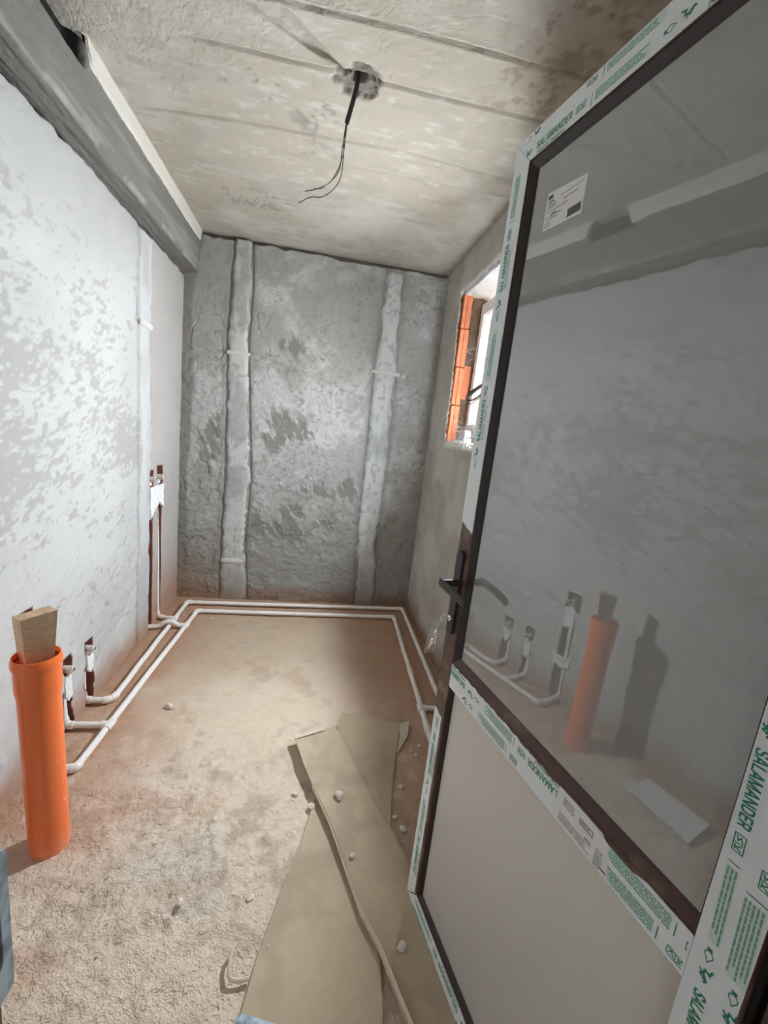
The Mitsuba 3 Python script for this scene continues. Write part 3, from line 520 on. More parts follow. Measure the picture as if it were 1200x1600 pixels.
# ------------------------------------------------------------------ wall with the doorway, and what lies behind the camera
put('wall_front', cat([box(XL - 0.3, -0.30, 0.05, YN, -0.03, ZC + 0.05), box(0.64, XR + 0.36, 0.05, YN, -0.03, ZC + 0.05), box(-0.30, 0.64, 0.05, YN, 2.285, ZC + 0.05)]), 'm_hall')
L('wall_front', 'grey wall with the doorway the picture is taken from', kind='structure')
HY = -2.6
put('wall_hall_left', box(-1.6, -1.4, HY, 0.05, -0.03, 2.8), 'm_hall'); L('wall_hall_left', 'plain wall of the hallway before the doorway', kind='structure')
put('wall_hall_right', box(1.4, 1.6, HY, 0.05, -0.03, 2.8), 'm_hall'); L('wall_hall_right', 'plain right wall of the hallway before the doorway', kind='structure')
put('wall_hall_infill', cat([box(-1.6, XL - 0.28, 0.05, 0.2, -0.03, 2.8), box(XR + 0.34, 1.6, 0.05, 0.2, -0.03, 2.8)]), 'm_hall'); L('wall_hall_infill', 'plain wall ends beside the doorway', kind='structure')
HX0, HX1, HZ0, HZ1 = -1.3, 0.4, 0.3, 1.5  # opening added in the unseen hallway, shaped to light the door face
put('wall_hall_back', cat([box(-1.6, HX0, HY - 0.2, HY, -0.03, 2.8), box(HX1, 1.6, HY - 0.2, HY, -0.03, 2.8), box(HX0, HX1, HY - 0.2, HY, -0.03, HZ0), box(HX0, HX1, HY - 0.2, HY, HZ1, 2.8)]), 'm_hall')
L('wall_hall_back', 'unseen hallway wall with an opening added to send daylight onto the door', kind='structure')
put('ceiling_hall', box(-1.6, 1.6, HY - 0.2, 0.06, 2.8, 2.95), 'm_hall'); L('ceiling_hall', 'plain hallway ceiling', kind='structure')
put('floor_hall', box(-1.6, 1.6, HY - 0.2, -0.08, -0.08, 0.0), 'm_hall'); L('floor_hall', 'plain hallway floor', kind='structure')
put('ground', box(-60, 60, -60, 60, -0.30, -0.10), 'm_ground'); L('ground', 'pale ground outside', kind='structure')

put('neighbour_house__wall', box(5.2, 5.8, -2.0, 28.0, -0.2, 4.4), 'm_neighbour'); put('neighbour_house__roof', bevbox(5.0, 9.6, -2.3, 28.3, 4.4, 4.6, 0.05), 'm_brick')
L('neighbour_house', 'pale pinkish sunlit house wall seen through the small window', 'house')
# ------------------------------------------------------------------ door leaf, opened inwards against the right side
FREE = np.array([0.41729, 1.10487, 0.0]); ANG = -0.185085
TD = np.array([-math.sin(ANG), -math.cos(ANG), 0]); ND = np.array([-math.cos(ANG), math.sin(ANG), 0])
DW, DZ0, DZ1 = 0.805, 0.014, 2.205
def D(v):
    """door coordinates (t from the free edge, z, depth towards the viewer's side) to the world"""
    v = np.asarray(v, float); return FREE + v[:, :1] * TD + v[:, 2:3] * ND + v[:, 1:2] * np.array([0, 0, 1.0])
def dmesh(m): return trimesh.Trimesh(D(m.vertices), m.faces, process=False)
def dbox(t0, t1, z0, z1, d0, d1, r=0.0): return dmesh(box(t0, t1, z0, z1, d0, d1) if r == 0 else bevbox(t0, t1, z0, z1, d0, d1, r))
def mitred(rect, prof):
    """four mitred bars around a rectangle: profile points are (inwards, depth), counter-clockwise; order: free stile, top, hinge stile, bottom"""
    t0, t1, z0, z1 = rect; out = []
    for a, b, dirn in (((t0, z0), (t0, z1), (1, 0)), ((t0, z1), (t1, z1), (0, -1)), ((t1, z1), (t1, z0), (-1, 0)), ((t1, z0), (t0, z0), (0, 1))):
        a, b, n = np.array(a), np.array(b), np.array(dirn); u = (b - a) / np.linalg.norm(b - a); V = []
        for w, dep in prof:
            V.append([*(a + n * w + u * w), dep]); 
        for w, dep in prof: V.append([*(b + n * w - u * w), dep])
        k = len(prof); f = []
        for j in range(k): j2 = (j + 1) % k; f += [[j, j2, k + j2], [j, k + j2, k + j]]
        for j in range(1, k - 1): f += [[0, j + 1, j], [k, k + j, k + j + 1]]
        m = trimesh.Trimesh(D(V), f, process=False); m.fix_normals(); out.append(m)
    return out
SW = 0.0615
prof = [(0.0, -0.062), (0.0, -0.003), (0.003, 0.0), (SW - 0.002, 0.0), (SW, -0.003), (SW, -0.062)]
for (key, lab), m in zip((('door_1__stile', 'free-edge upright of the sash, brown where the film is torn off'), ('door_1__rail', 'top rail'), ('door_1__stile_001', 'hinge-side upright'), ('door_1__rail_001', 'bottom rail')), mitred((0, DW, DZ0, DZ1), prof)):
    put(key, m, 'm_brown'); labels[key] = {'label': lab}
put('door_1__mid_rail', dbox(SW, DW - SW, 0.814, 0.886, -0.06, 0.0, 0.002), 'm_brown'); labels['door_1__mid_rail'] = {'label': 'brown horizontal rail between the two panels'}
bead = [(0.0, -0.03), (0.0, -0.0025), (0.004, -0.0025), (0.0125, -0.010), (0.0155, -0.014), (0.0155, -0.03)]
for i, m in enumerate(mitred((SW, DW - SW + 0.0140, 0.886, DZ1 - SW), [(w * (1.4 if w > 0.005 else 1), d) for w, d in bead])): put(num('door_1__glazing_bead', i), m, 'm_brown' if i == 3 else 'm_bead')
for i, m in enumerate(mitred((SW, DW - SW + 0.0130, DZ0 + SW, 0.814 + 0.008), [(w * 0.85, d) for w, d in bead])): put(num('door_1__glazing_bead', 4 + i), m, 'm_bead')
put('door_1__glass_panel', dbox(SW + 0.004, DW - SW - 0.004, 0.89, DZ1 - SW - 0.004, -0.036, -0.0145), 'm_glass_panel'); labels['door_1__glass_panel'] = {'label': 'large glossy grey upper panel mirroring the left wall'}
put('door_1__lower_panel', dbox(SW + 0.004, DW - SW - 0.004, DZ0 + SW + 0.004, 0.81, -0.036, -0.0145), 'm_lower_panel'); labels['door_1__lower_panel'] = {'label': 'grey satin lower panel'}
put('door_1__gasket', cat([dbox(DW, DW + 0.006, DZ0 + 0.01, DZ1 - 0.01, -0.020, -0.012), dbox(DW, DW + 0.004, DZ0 + 0.01, DZ1 - 0.01, -0.050, -0.044)]), 'm_gasket'); labels['door_1__gasket'] = {'label': 'black rubber seal along the hinge edge'}
L('door_1', 'open door with white printed protective film on its brown frame and grey panels', kind='structure')

# protective film: thin sheets with torn ends, and print on it
FT = 0.0006
def film(key, pts, ragged=(), seed=0, m='m_film'):
    from shapely.geometry import Polygon
    P = []
    n = len(pts)
    for i in range(n):
        a, b = np.array(pts[i]), np.array(pts[(i + 1) % n]); P.append(a)
        if i in ragged:
            k = max(3, int(np.linalg.norm(b - a) / 0.004)); u = (b - a) / np.linalg.norm(b - a); w = np.array([-u[1], u[0]])
            for j in range(1, k): P.append(a + (b - a) * j / k + w * 0.010 * (float(meshkit.fbm(np.array([[j * 0.35, seed * 1.7, 0]]), 3, seed)[0]) - 0.5))
    g = trimesh.creation.extrude_polygon(Polygon(P).buffer(0), FT, engine='earcut')
    put(key, dmesh(g), m)
film('door_1__film', [(0.0005, 1.285), (SW - 0.001, 1.262), (SW - 0.001, DZ1 - SW), (0.0005, DZ1 - 0.001)], (0,), 1)
film('door_1__film_001', [(0.0005, DZ1 - 0.0005), (SW, DZ1 - SW + 0.0008), (DW - SW, DZ1 - SW + 0.0008), (DW - 0.0005, DZ1 - 0.0005)])
film('door_1__film_002', [(DW - 0.0005, DZ1 - 0.002), (DW - SW, DZ1 - SW - 0.001), (DW - SW, DZ0 + SW), (DW - 0.0005, DZ0 + 0.001)])
film('door_1__film_003', [(DW - 0.001, DZ0 + 0.0005), (DW - SW, DZ0 + SW - 0.001), (SW, DZ0 + SW - 0.001), (0.001, DZ0 + 0.0005)])
film('door_1__film_004', [(0.0005, DZ0 + 0.002), (SW * 0.8, DZ0 + SW * 0.9), (SW * 0.80, 0.700), (0.006, 0.712)], (2,), 4)
film('door_1__film_005', [(SW + 0.0005, 0.8142), (DW - SW - 0.0005, 0.8142), (DW - SW - 0.0005, 0.884), (0.672, 0.884), (0.655, 0.878), (0.640, 0.872), (0.605, 0.872), (0.592, 0.883), (0.52, 0.884), (0.475, 0.879), (0.30, 0.883), (SW + 0.0005, 0.8845)], (6, 9, 10), 6)
for i in range(6): labels[num('door_1__film', i)] = {'label': 'white protective film with green print'}
def flat(m2, place, lift=FT):
    """a mesh in the xy plane laid on the door: place = (t, z, angle) of its origin"""
    t, z, a = place; c, s = math.cos(a), math.sin(a); v = m2.vertices
    return trimesh.Trimesh(D(np.c_[t + v[:, 0] * c - v[:, 1] * s, z + v[:, 0] * s + v[:, 1] * c, lift + v[:, 2]]), m2.faces, process=False)
TD_ = 0.0003
TX = {}
def text(s, h, width=None, bold=False):
    k = (s, bold)
    if k not in TX: TX[k] = meshkit.text_mesh(s, 0.1, 0.002, bold)
    m = TX[k].copy(); w = m.bounds[1][0]
    m.vertices = m.vertices * np.array([(width / w) if width else h / 0.1, h / 0.1, TD_ / 0.002]); return m
def bar(x0, x1, y0, y1): return box(x0, x1, y0, y1, 0, TD_)
def polyl(pts, w):
    out = []
    for (a, b) in zip(pts[:-1], pts[1:]):
        a, b = np.array(a, float), np.array(b, float); l = np.linalg.norm(b - a); m = box(-w / 2, l + w / 2, -w / 2, w / 2, 0, TD_); t = math.atan2(b[1] - a[1], b[0] - a[0])
        m.apply_transform(trimesh.transformations.rotation_matrix(t, [0, 0, 1])); m.apply_translation([*a, 0]); out.append(m)
    return out
def block_of_lines(x0, y_top, n, pitch, width, seed, hh=0.0022):
    r = np.random.default_rng(seed); out = []
    for i in range(n):
        x = x0; end = x0 + width * r.uniform(0.82, 1.0)
        while x < end:
            l = r.uniform(0.004, 0.013); out.append(bar(x, min(x + l, end), y_top - i * pitch - hh, y_top - i * pitch)); x += l + 0.0016
    return out
def emblem(x, y, s):
    p = [(-0.2, 0.9), (0.25, 0.75), (0.1, 0.45), (0.5, 0.35), (0.95, 0.62), (1.15, 0.5)]; q = [(0.35, 0.1), (0.55, 0.3), (0.75, 0.15), (0.9, 0.42)]
    return polyl([(x + a * s, y + b * s) for a, b in p], 0.16 * s) + polyl([(x + a * s, y + b * s) for a, b in q], 0.14 * s)
def icons(x, y, s):
    o = polyl([(x, y), (x + 2 * s, y), (x + 2 * s, y + s), (x, y + s), (x, y)], 0.0011) + polyl([(x + s, y), (x + s, y + s)], 0.0009)
    o += polyl([(x + .25 * s, y + .2 * s), (x + .75 * s, y + .35 * s), (x + .3 * s, y + .6 * s), (x + .8 * s, y + .8 * s)], 0.0013)
    return o + polyl([(x + 1.2 * s, y + .75 * s), (x + 1.5 * s, y + .3 * s), (x + 1.8 * s, y + .75 * s)], 0.0013) + polyl([(x + 1.25 * s, y + .2 * s), (x + 1.75 * s, y + .2 * s)], 0.0011)
def bulb(x, y, s):
    a = np.linspace(0.6, 2 * np.pi - 0.6, 12); return polyl([(x + s * 1.6, y)] + [(x + s * (0.55 + 0.55 * math.cos(t)), y + 0.5 * s * math.sin(t)) for t in a] + [(x + s * 1.6, y)], 0.001) + [bar(x - 0.5 * s, x - 0.1 * s, y - 0.3 * s, y + 0.3 * s)]
def strip_print(x, seed, h=0.0145, cut=(None, None), rows=4):
    """one repeat (0.37 m) of the print, baseline y=0, S of the name at x: returns bold print, tinted ground, fine print"""
    bold = [text('SALAMANDER', h, 0.108, True)]; bold[0].vertices += [x, 0, 0]
    t2 = text('INDUSTRIE-PRODUKTE', 0.0062, 0.086); t2.vertices += [x + 0.004, -0.0115, 0]; bold.append(t2)
    bold += emblem(x - 0.036, -0.001, 0.017) + icons(x + 0.118, 0.001, 0.012) + [bar(x + 0.158, x + 0.1592, -0.008, 0.014)] + bulb(x - 0.062, 0.006, 0.010)
    fine = block_of_lines(x + 0.166, 0.013, rows, 0.0046, 0.112, seed)
    tint = [box(x + 0.165, x + 0.279, 0.0145 - rows * 0.0046, 0.0145, 0, TD_ / 2)]
    return bold, tint, fine
def clip(ms, lo, hi, axis=0):
    out = []
    for m in ms:
        if m.bounds[0][axis] >= lo and m.bounds[1][axis] <= hi: out.append(m)
        elif m.bounds[1][axis] > lo and m.bounds[0][axis] < hi:
            n = [0, 0, 0]; n[axis] = 1; k = m.slice_plane([lo] * 3 if axis == 0 else [0, lo, 0], n); n[axis] = -1
            k = k.slice_plane([hi, 0, 0] if axis == 0 else [0, hi, 0], n)
            if len(k.faces): out.append(k)
    return out
PK = [0]
def lay(sets, place, key=None):
    for ms, m, lift in zip(sets, ('m_print', 'm_tint', 'm_fine_print'), (FT + 0.0002, FT + 0.0001, FT + 0.0003)):
        if ms:
            base = {'m_print': 'door_1__lettering', 'm_tint': 'door_1__tinted_ground', 'm_fine_print': 'door_1__fine_print'}[m]
            put(num(base, CNT.setdefault(base, 0)), flat(cat(ms), place, lift), m); CNT[base] += 1
CNT = {}
def run(xs, lo, hi, place, ylo, yhi, seed, rows=4, second=True):
    A, B, C = [], [], []
    for k, x in enumerate(xs):
        b, t, f = strip_print(x, seed + k, rows=rows); A += b; B += t; C += f
        if second:                                     # second row of the same print, half a repeat on
            b, t, f = strip_print(x + 0.02, seed + 40 + k, rows=rows)
            for q in b[2:] + t + f: q.vertices += [0, 0.033, 0]
            A += b[2:]; B += t; C += f
    lay([clip(clip(ms, lo, hi), ylo, yhi, 1) for ms in (A, B, C)], place)
# free stile: reads upwards; x = z, y = -(t)
run([1.505 - 1.27, 1.873 - 1.27], 0.02, 0.86, (0.030, 1.27, math.pi / 2), -0.030, 0.028, 11)
run([0.05, 0.42], 0.03, 0.62, (0.034, 0.07, math.pi / 2), -0.012, 0.028, 21)
# top rail: reads along the door
run([0.080, 0.45], 0.045, 0.76, (0.0, DZ1 - 0.048, 0.0), -0.012, 0.044, 31)
# hinge stile: reads downwards
run([0.055, 0.411, 0.78, 1.15, -0.315], -0.80, 1.10, (0.7445, 1.235, -math.pi / 2 + 0.035), 0.000, 0.056, 41, rows=5)
# bottom rail and middle rail: upside down
run([0.10, 0.47], 0.03, 0.76, (DW, DZ0 + 0.045, math.pi), -0.014, 0.040, 51)
run([DW - 0.745 + 0.235 - 0.37 + 0.37 * k for k in range(3)], DW - 0.740, DW - SW - 0.002, (DW, 0.868, math.pi), -0.0155, 0.0525, 61, rows=5)

# paper stickers
def sticker(key, pts, lift, lab, seed, blockq=None, rows=8):
    from shapely.geometry import Polygon
    g = trimesh.creation.extrude_polygon(Polygon(pts), 0.0003, engine='earcut'); g.vertices += [0, 0, lift]; put(key, dmesh(g), 'm_label'); labels[key] = {'label': lab}
def sticker_print(key, ms, lift): put(key, dmesh(trimesh.Trimesh(cat(ms).vertices + [0, 0, lift], cat(ms).faces, process=False)), 'm_dark_print')
sticker('door_1__sticker', [(0.131, 1.973), (0.246, 1.967), (0.247, 2.037), (0.131, 2.050)], -0.0144, 'white paper sticker with fine grey print', 1)
ms = [bar(0.205, 0.242, 1.974, 1.990)] + [bar(0.135, 0.150, 2.034, 2.042), bar(0.140, 0.155, 2.027, 2.030)] + block_of_lines(0.137, 2.024, 3, 0.004, 0.030, 3, 0.0012) + [bar(0.137, 0.200, 2.008, 2.0092), bar(0.185, 0.225, 2.018, 2.0192), bar(0.150, 0.168, 2.000, 2.003)] + block_of_lines(0.137, 1.998, 2, 0.005, 0.050, 5, 0.0013) + block_of_lines(0.136, 1.986, 2, 0.005, 0.02, 6, 0.0012) + [bar(0.176, 0.24, 2.0285, 2.0295)]
sticker_print('door_1__sticker__print', ms, -0.0140)
sticker('door_1__sticker_001', [(0.480, 0.8145), (0.617, 0.8165), (0.603, 0.877), (0.575, 0.884), (0.492, 0.884)], FT + 0.0004, 'white paper sticker with fine print on the middle rail', 2)
ms = block_of_lines(0.505, 0.872, 4, 0.0045, 0.030, 7, 0.0014) + polyl([(0.545, 0.868), (0.575, 0.868), (0.575, 0.858), (0.545, 0.858), (0.545, 0.868)], 0.0012) + block_of_lines(0.547, 0.8655, 2, 0.0035, 0.024, 8, 0.0015) + block_of_lines(0.500, 0.838, 4, 0.0045, 0.075, 9, 0.0014) + block_of_lines(0.585, 0.850, 8, 0.0042, 0.016, 10, 0.0013) + [bar(0.598, 0.611, 0.823, 0.826), bar(0.560, 0.575, 0.842, 0.8445)]
sticker_print('door_1__sticker_001__print', ms, FT + 0.0008)

# handle
def rod(pts, r, n=14, k=10): return tube(D(bez(pts, k)), r, n)
hp = trimesh.creation.extrude_polygon(__import__('shapely').geometry.LineString([(0, -0.108), (0, 0.108)]).buffer(0.0155), 0.009, engine='earcut'); hp.vertices += [0.030, 1.083, 0.0]
put('door_1__handle__plate', dmesh(hp), 'm_handle', 30)
put('door_1__handle__neck', rod([(0.030, 1.112, 0.004), (0.029, 1.112, 0.030), (0.028, 1.112, 0.047)], 0.010), 'm_handle', 40)
lv = bez([(0.020, 1.113, 0.050), (0.040, 1.112, 0.053), (0.085, 1.110, 0.053), (0.130, 1.106, 0.050), (0.150, 1.104, 0.046)], 8); V = []; n = 14
lt = tube(lv, 1.0, n); c = np.vstack([np.repeat(lv, n, 0), lv[:1], lv[-1:]]); dv = lt.vertices - c; lt.vertices = c + dv * np.array([0.010, 0.0115, 0.0065])
put('door_1__handle__lever', dmesh(lt), 'm_handle', 40)
labels['door_1__handle'] = {'label': 'black lever handle on a long rounded plate'}
cyl = tube(D([(0.030, 1.008, 0.006), (0.030, 1.008, 0.013)]), 0.0085, 20); put('door_1__handle__lock_cylinder', cyl, 'm_steel', 40); labels['door_1__handle__lock_cylinder'] = {'label': 'steel lock cylinder'}
# key in the lock, spare keys in a clear packet hanging from it
kb = trimesh.creation.extrude_polygon(__import__('shapely').geometry.Point(0, 0).buffer(0.011).difference(__import__('shapely').geometry.Point(0.005, 0).buffer(0.003)), 0.0025, engine='earcut')
kb = trimesh.Trimesh(kb.vertices[:, [2, 1, 0]] + [0.0288, 1.008, 0.030], kb.faces, process=False)
put('door_key__bow', dmesh(kb), 'm_socket', 30); put('door_key__shank', tube(D([(0.030, 1.008, 0.012), (0.030, 1.008, 0.021)]), 0.003, 10), 'm_steel', 40)
L('door_key', 'steel key stuck in the door lock below the black lever', 'key')
def sheet2(c0, a, b, na, nb, amp, seed):
    s, t = np.meshgrid(np.linspace(0, 1, na), np.linspace(0, 1, nb), indexing='ij'); P = np.array(c0) + s[..., None] * np.array(a) + t[..., None] * np.array(b)
    n = np.cross(a, b); n = n / np.linalg.norm(n); P = P + (F(s, t, 5, 5, seed, 3) - 0.5)[..., None] * amp * n
    i = np.arange(s.size).reshape(s.shape); q = np.stack([i[:-1, :-1], i[1:, :-1], i[1:, 1:], i[:-1, 1:]], -1).reshape(-1, 4)
    return trimesh.Trimesh(D(P.reshape(-1, 3)), np.vstack([q[:, [0, 1, 2]], q[:, [0, 2, 3]]]), process=False)
put('key_packet__bag', cat([sheet2((0.030, 1.005, 0.034), (-0.012, -0.105, 0.004), (-0.022, -0.016, 0.020), 26, 14, 0.020, 171), sheet2((0.030, 1.003, 0.040), (-0.012, -0.105, 0.002), (-0.022, -0.016, 0.018), 26, 14, 0.020, 174)]), 'm_clear_plastic', True)
for i, (t0, z0, dd, an) in enumerate(((0.016, 0.955, 0.047, 0.2), (0.006, 0.925, 0.049, -0.4))):
    k = cat([trimesh.creation.extrude_polygon(__import__('shapely').geometry.Point(0, 0).buffer(0.009), 0.002, engine='earcut'), box(-0.003, 0.003, -0.032, -0.006, 0, 0.002)])
    k.apply_transform(trimesh.transformations.rotation_matrix(an, [0, 0, 1])); k = trimesh.Trimesh(k.vertices + [t0, z0, dd - 0.006], k.faces, process=False); put(num('key_packet__spare_key', i), dmesh(k), 'm_steel')
L('key_packet', 'crumpled clear plastic packet with spare keys hanging by the door lock', 'key packet'); labels['key_packet__bag'] = {'label': 'crumpled clear plastic bag'}

# door frame in the doorway
put('trim_1__jamb', bevbox(0.588, 0.64, 0.20, 0.296, 0.0, 2.285, 0.004), 'm_brown'); put('trim_1__jamb_001', bevbox(-0.30, -0.2145, 0.20, 0.304, 0.0, 2.285, 0.004), 'm_brown'); put('trim_1__head', bevbox(-0.30, 0.64, 0.20, 0.296, 2.225, 2.285, 0.004), 'm_brown')
put('trim_1__rebate', box(0.575, 0.589, 0.20, 0.262, 0.0, 2.225), 'm_gasket'); L('trim_1', 'dark brown door frame in the doorway', kind='structure')
import shapely.geometry as sg
sp = sg.box(-0.016, -0.062, 0.016, 0.062).buffer(0.006).difference(sg.LineString([(0.006, -0.030), (0.006, 0.040)]).buffer(0.006))
spm = trimesh.creation.extrude_polygon(sp, 0.004, engine='earcut'); v = spm.vertices
put('trim_1__strike_plate', trimesh.Trimesh(np.c_[-0.2145 + v[:, 2], 0.288 + v[:, 0], 1.088 + v[:, 1]], spm.faces, process=False), 'm_galvanised', 30); labels['trim_1__strike_plate'] = {'label': 'bluish galvanised strike plate with a rounded slot'}

# ------------------------------------------------------------------ orange drain pipe with a wooden block in it
pf = [(0.0565, 0.0), (0.0565, 0.575), (0.0600, 0.598), (0.0608, 0.606), (0.0608, 0.672), (0.0635, 0.680), (0.0655, 0.689), (0.0655, 0.699), (0.0635, 0.707), (0.0615, 0.715), (0.0595, 0.716), (0.0580, 0.712), (0.0575, 0.62), (0.0530, 0.58), (0.0530, 0.0)]
def densify(p):
    o = []
    for a, b in zip(p[:-1], p[1:]):
        k = max(1, int(np.hypot(b[0] - a[0], b[1] - a[1]) / 0.03)); o += [(a[0] + (b[0] - a[0]) * j / k, a[1] + (b[1] - a[1]) * j / k) for j in range(k)]
    return o + [p[-1]]
pm = lathe(densify(pf + [pf[0]]), 64); v = pm.vertices.copy(); v[:, 0] += -0.783 - 0.014 * v[:, 2] / 0.715; v[:, 1] += 1.347 - 0.004 * v[:, 2] / 0.715; v[:, 2] += -0.005
put('drain_pipe__pipe', trimesh.Trimesh(v, pm.faces, process=False), 'm_orange', 35)
gk = trimesh.creation.torus(0.0578, 0.0022, major_sections=48, minor_sections=8); gk.apply_translation((-0.797, 1.343, 0.690)); put('drain_pipe__seal', gk, 'm_gasket', True)
L('drain_pipe', 'orange plastic drain pipe standing upright on the floor near the left wall', 'pipe'); labels['drain_pipe__seal'] = {'label': 'dark rubber seal inside the rim'}
tv = np.array([-0.040, 0.0285, 0.0]); FL, FR, BLp, BRp = [np.array(p) for p in ((-0.826, 1.323, 0.829), (-0.748, 1.369, 0.848), (-0.815, 1.330, 0.60), (-0.765, 1.360, 0.60))]
kv = [FL, FR, FR + tv, FL + tv, BLp, BRp, BRp + tv * 0.85, BLp + tv * 0.85]
wb = trimesh.convex.convex_hull(np.array([c + (np.array(kv).mean(0) - c) * 0.02 * k for c in kv for k in (0,)])); wb = wb.subdivide().subdivide().subdivide()
v = wb.vertices; e = 0.003 * (np.stack([meshkit.fbm(v * 90, 2, 180), meshkit.fbm(v * 90 + 7, 2, 181), meshkit.fbm(v * 90 + 13, 2, 182)], -1) - 0.5)
put('wood_block', trimesh.Trimesh(v + e, wb.faces, process=False), 'm_wood'); L('wood_block', 'rough sawn wedge of light timber stuck in the top of the orange drain pipe', 'wood block')

# ------------------------------------------------------------------ white water pipes on the floor
R0 = 0.0145; ZP = 0.021
def run_pipe(name, pts, r=R0):
    """straight lengths with elbows at the bends"""
    P = [np.array(p, float) for p in pts]; C = run_pipe.c.setdefault(name, [0, 0])
    for i in range(len(P) - 1):
        a, b = P[i], P[i + 1]; u = (b - a) / np.linalg.norm(b - a); k = max(2, int(np.linalg.norm(b - a) / 0.12)); t = np.linspace(0, 1, k)[:, None]
        q = a + (b - a) * t; q[1:-1] += 0.004 * (RNG.random((k - 2, 3)) - 0.5) * np.array([1, 1, 0.3])
        put(num(f'{name}__pipe', C[0]), tube(q, r, 14), 'm_white_pipe', 40); C[0] += 1
    for i in range(1, len(P) - 1):
        a, b, c_ = P[i - 1], P[i], P[i + 1]; u = (a - b) / np.linalg.norm(a - b); w = (c_ - b) / np.linalg.norm(c_ - b); l = min(0.036, 0.45 * np.linalg.norm(a - b), 0.45 * np.linalg.norm(c_ - b))
        put(num(f'{name}__elbow', C[1]), tube(bez([b + u * l, b + u * l * 0.55, b + (u + w) * l * 0.16, b + w * l * 0.55, b + w * l], 5), r * 1.27, 16), 'm_fitting', 40); C[1] += 1
run_pipe.c = {}
def tee(name, i, at, main, branch):
    at, main, branch = (np.array(q, float) for q in (at, main, branch)); main /= np.linalg.norm(main); branch /= np.linalg.norm(branch)
    put(num(f'{name}__tee', i), cat([tube([at - main * 0.032, at + main * 0.032], R0 * 1.3, 16), tube([at, at + branch * 0.034], R0 * 1.3, 16)]), 'm_fitting', 40)
def outlet(name, i, y, z, tilt=(0, 0)):
    """wall outlet: elbow body with a threaded metal socket facing the room"""
    d = np.array([1.0, tilt[0], tilt[1]]); d /= np.linalg.norm(d); o = np.array([XL - 0.013, y, z]); k = num(f'{name}__outlet', i)
    put(k + '__body', cat([tube([o, o + d * 0.030], 0.0185, 20), tube([o + np.array([0, 0, -0.04]), o], 0.0165, 16)]), 'm_fitting', 40)
    prof = [(0.0085, 0), (0.0175, 0), (0.0190, 0.002), (0.0190, 0.011), (0.0180, 0.012), (0.0115, 0.012), (0.0108, 0.002), (0.0085, 0)]
    s_ = lathe(prof, 28); rot = trimesh.geometry.align_vectors([0, 0, 1], d); s_.apply_transform(rot); s_.apply_translation(o + d * 0.030); put(k + '__socket', s_, 'm_socket', 35)
    put(k + '__bore', tube([o + d * 0.0302, o + d * 0.0325], 0.0112, 16), 'm_dark_hole'); labels[k + '__socket'] = {'label': 'metal threaded socket'}
# outer run: right wall - back wall - left wall, ending in an outlet
A_ = 'water_pipe'
ZL = ZP + 0.004
outer = [(0.825, 1.20, ZP), (0.825, 2.075, ZP), (0.848, 3.364, ZL), (-0.897, 3.318, ZL), (-0.912, 2.13, ZP), (-0.935, 2.098, ZP), (XL - 0.019, 2.094, ZP + 0.004), (XL - 0.019, 2.094, 0.26)]
run_pipe(A_, outer)
outlet(A_, 0, 2.115, 0.292)
run_pipe(A_, [(-0.899, 3.03, ZP), (XL + 0.0, 3.058, ZP + 0.004), (XL - 0.020, 3.058, 1.00)], R0 * 0.9); tee(A_, 0, (-0.899, 3.03, ZP), (0, 1, 0), (-1, 0.2, 0)); outlet(A_, 1, 3.062, 1.037)
L(A_, 'white plastic water pipe along the walls, the outer of the two nearest the wall', 'water pipe')
B_ = 'water_pipe_001'
run_pipe(B_, [(0.645, 1.20, ZP), (0.687, 1.867, ZP), (0.743, 3.191, ZL), (-0.784, 3.168, ZL), (-0.858, 1.66, ZP), (-0.90, 1.650, ZP), (XL - 0.019, 1.650, ZP + 0.006), (XL - 0.019, 1.672, 0.60)])
tee(B_, 0, (-0.8445, 1.914, ZP), (0.05, 1, 0), (-1, 0, 0)); run_pipe(B_, [(-0.8445, 1.914, ZP), (XL - 0.004, 1.911, ZP + 0.003), (XL - 0.019, 1.911, 0.26)])
outlet(B_, 0, 1.930, 0.293); outlet(B_, 1, 1.674, 0.640)
hop = [(-0.796, 2.93, ZP), (-0.84, 2.925, ZP + 0.004), (-0.875, 2.92, ZP + 0.028), (-0.905, 2.915, ZP + 0.036), (-0.935, 2.91, ZP + 0.026), (-0.965, 2.905, ZP + 0.004), (XL - 0.004, 2.895, ZP)]
put(num(f'{B_}__hop', 0), tube(bez(hop, 8), R0 * 1.08, 14), 'm_fitting', 40); labels[f'{B_}__hop'] = {'label': 'arched crossover over the outer pipe'}
tee(B_, 1, (-0.796, 2.93, ZP), (0.05, 1, 0), (-1, 0, 0)); run_pipe(B_, [(-0.99, 2.90, ZP), (XL - 0.020, 2.893, ZP), (XL - 0.020, 2.893, 0.5), (XL - 0.020, 2.906, 1.0)], R0 * 0.9); outlet(B_, 2, 2.912, 1.039)
tee(B_, 2, (0.692, 2.035, ZP), (0.04, 1, 0), (1, 0, 0)); run_pipe(B_, [(0.692, 2.035, ZP), (XR + 0.01, 2.030, ZP)])
tee(B_, 3, (0.712, 2.40, ZP), (0.04, 1, 0), (0.04, 1, 0))
L(B_, 'white plastic water pipe along the walls, the inner of the two nearest the room', 'water pipe')

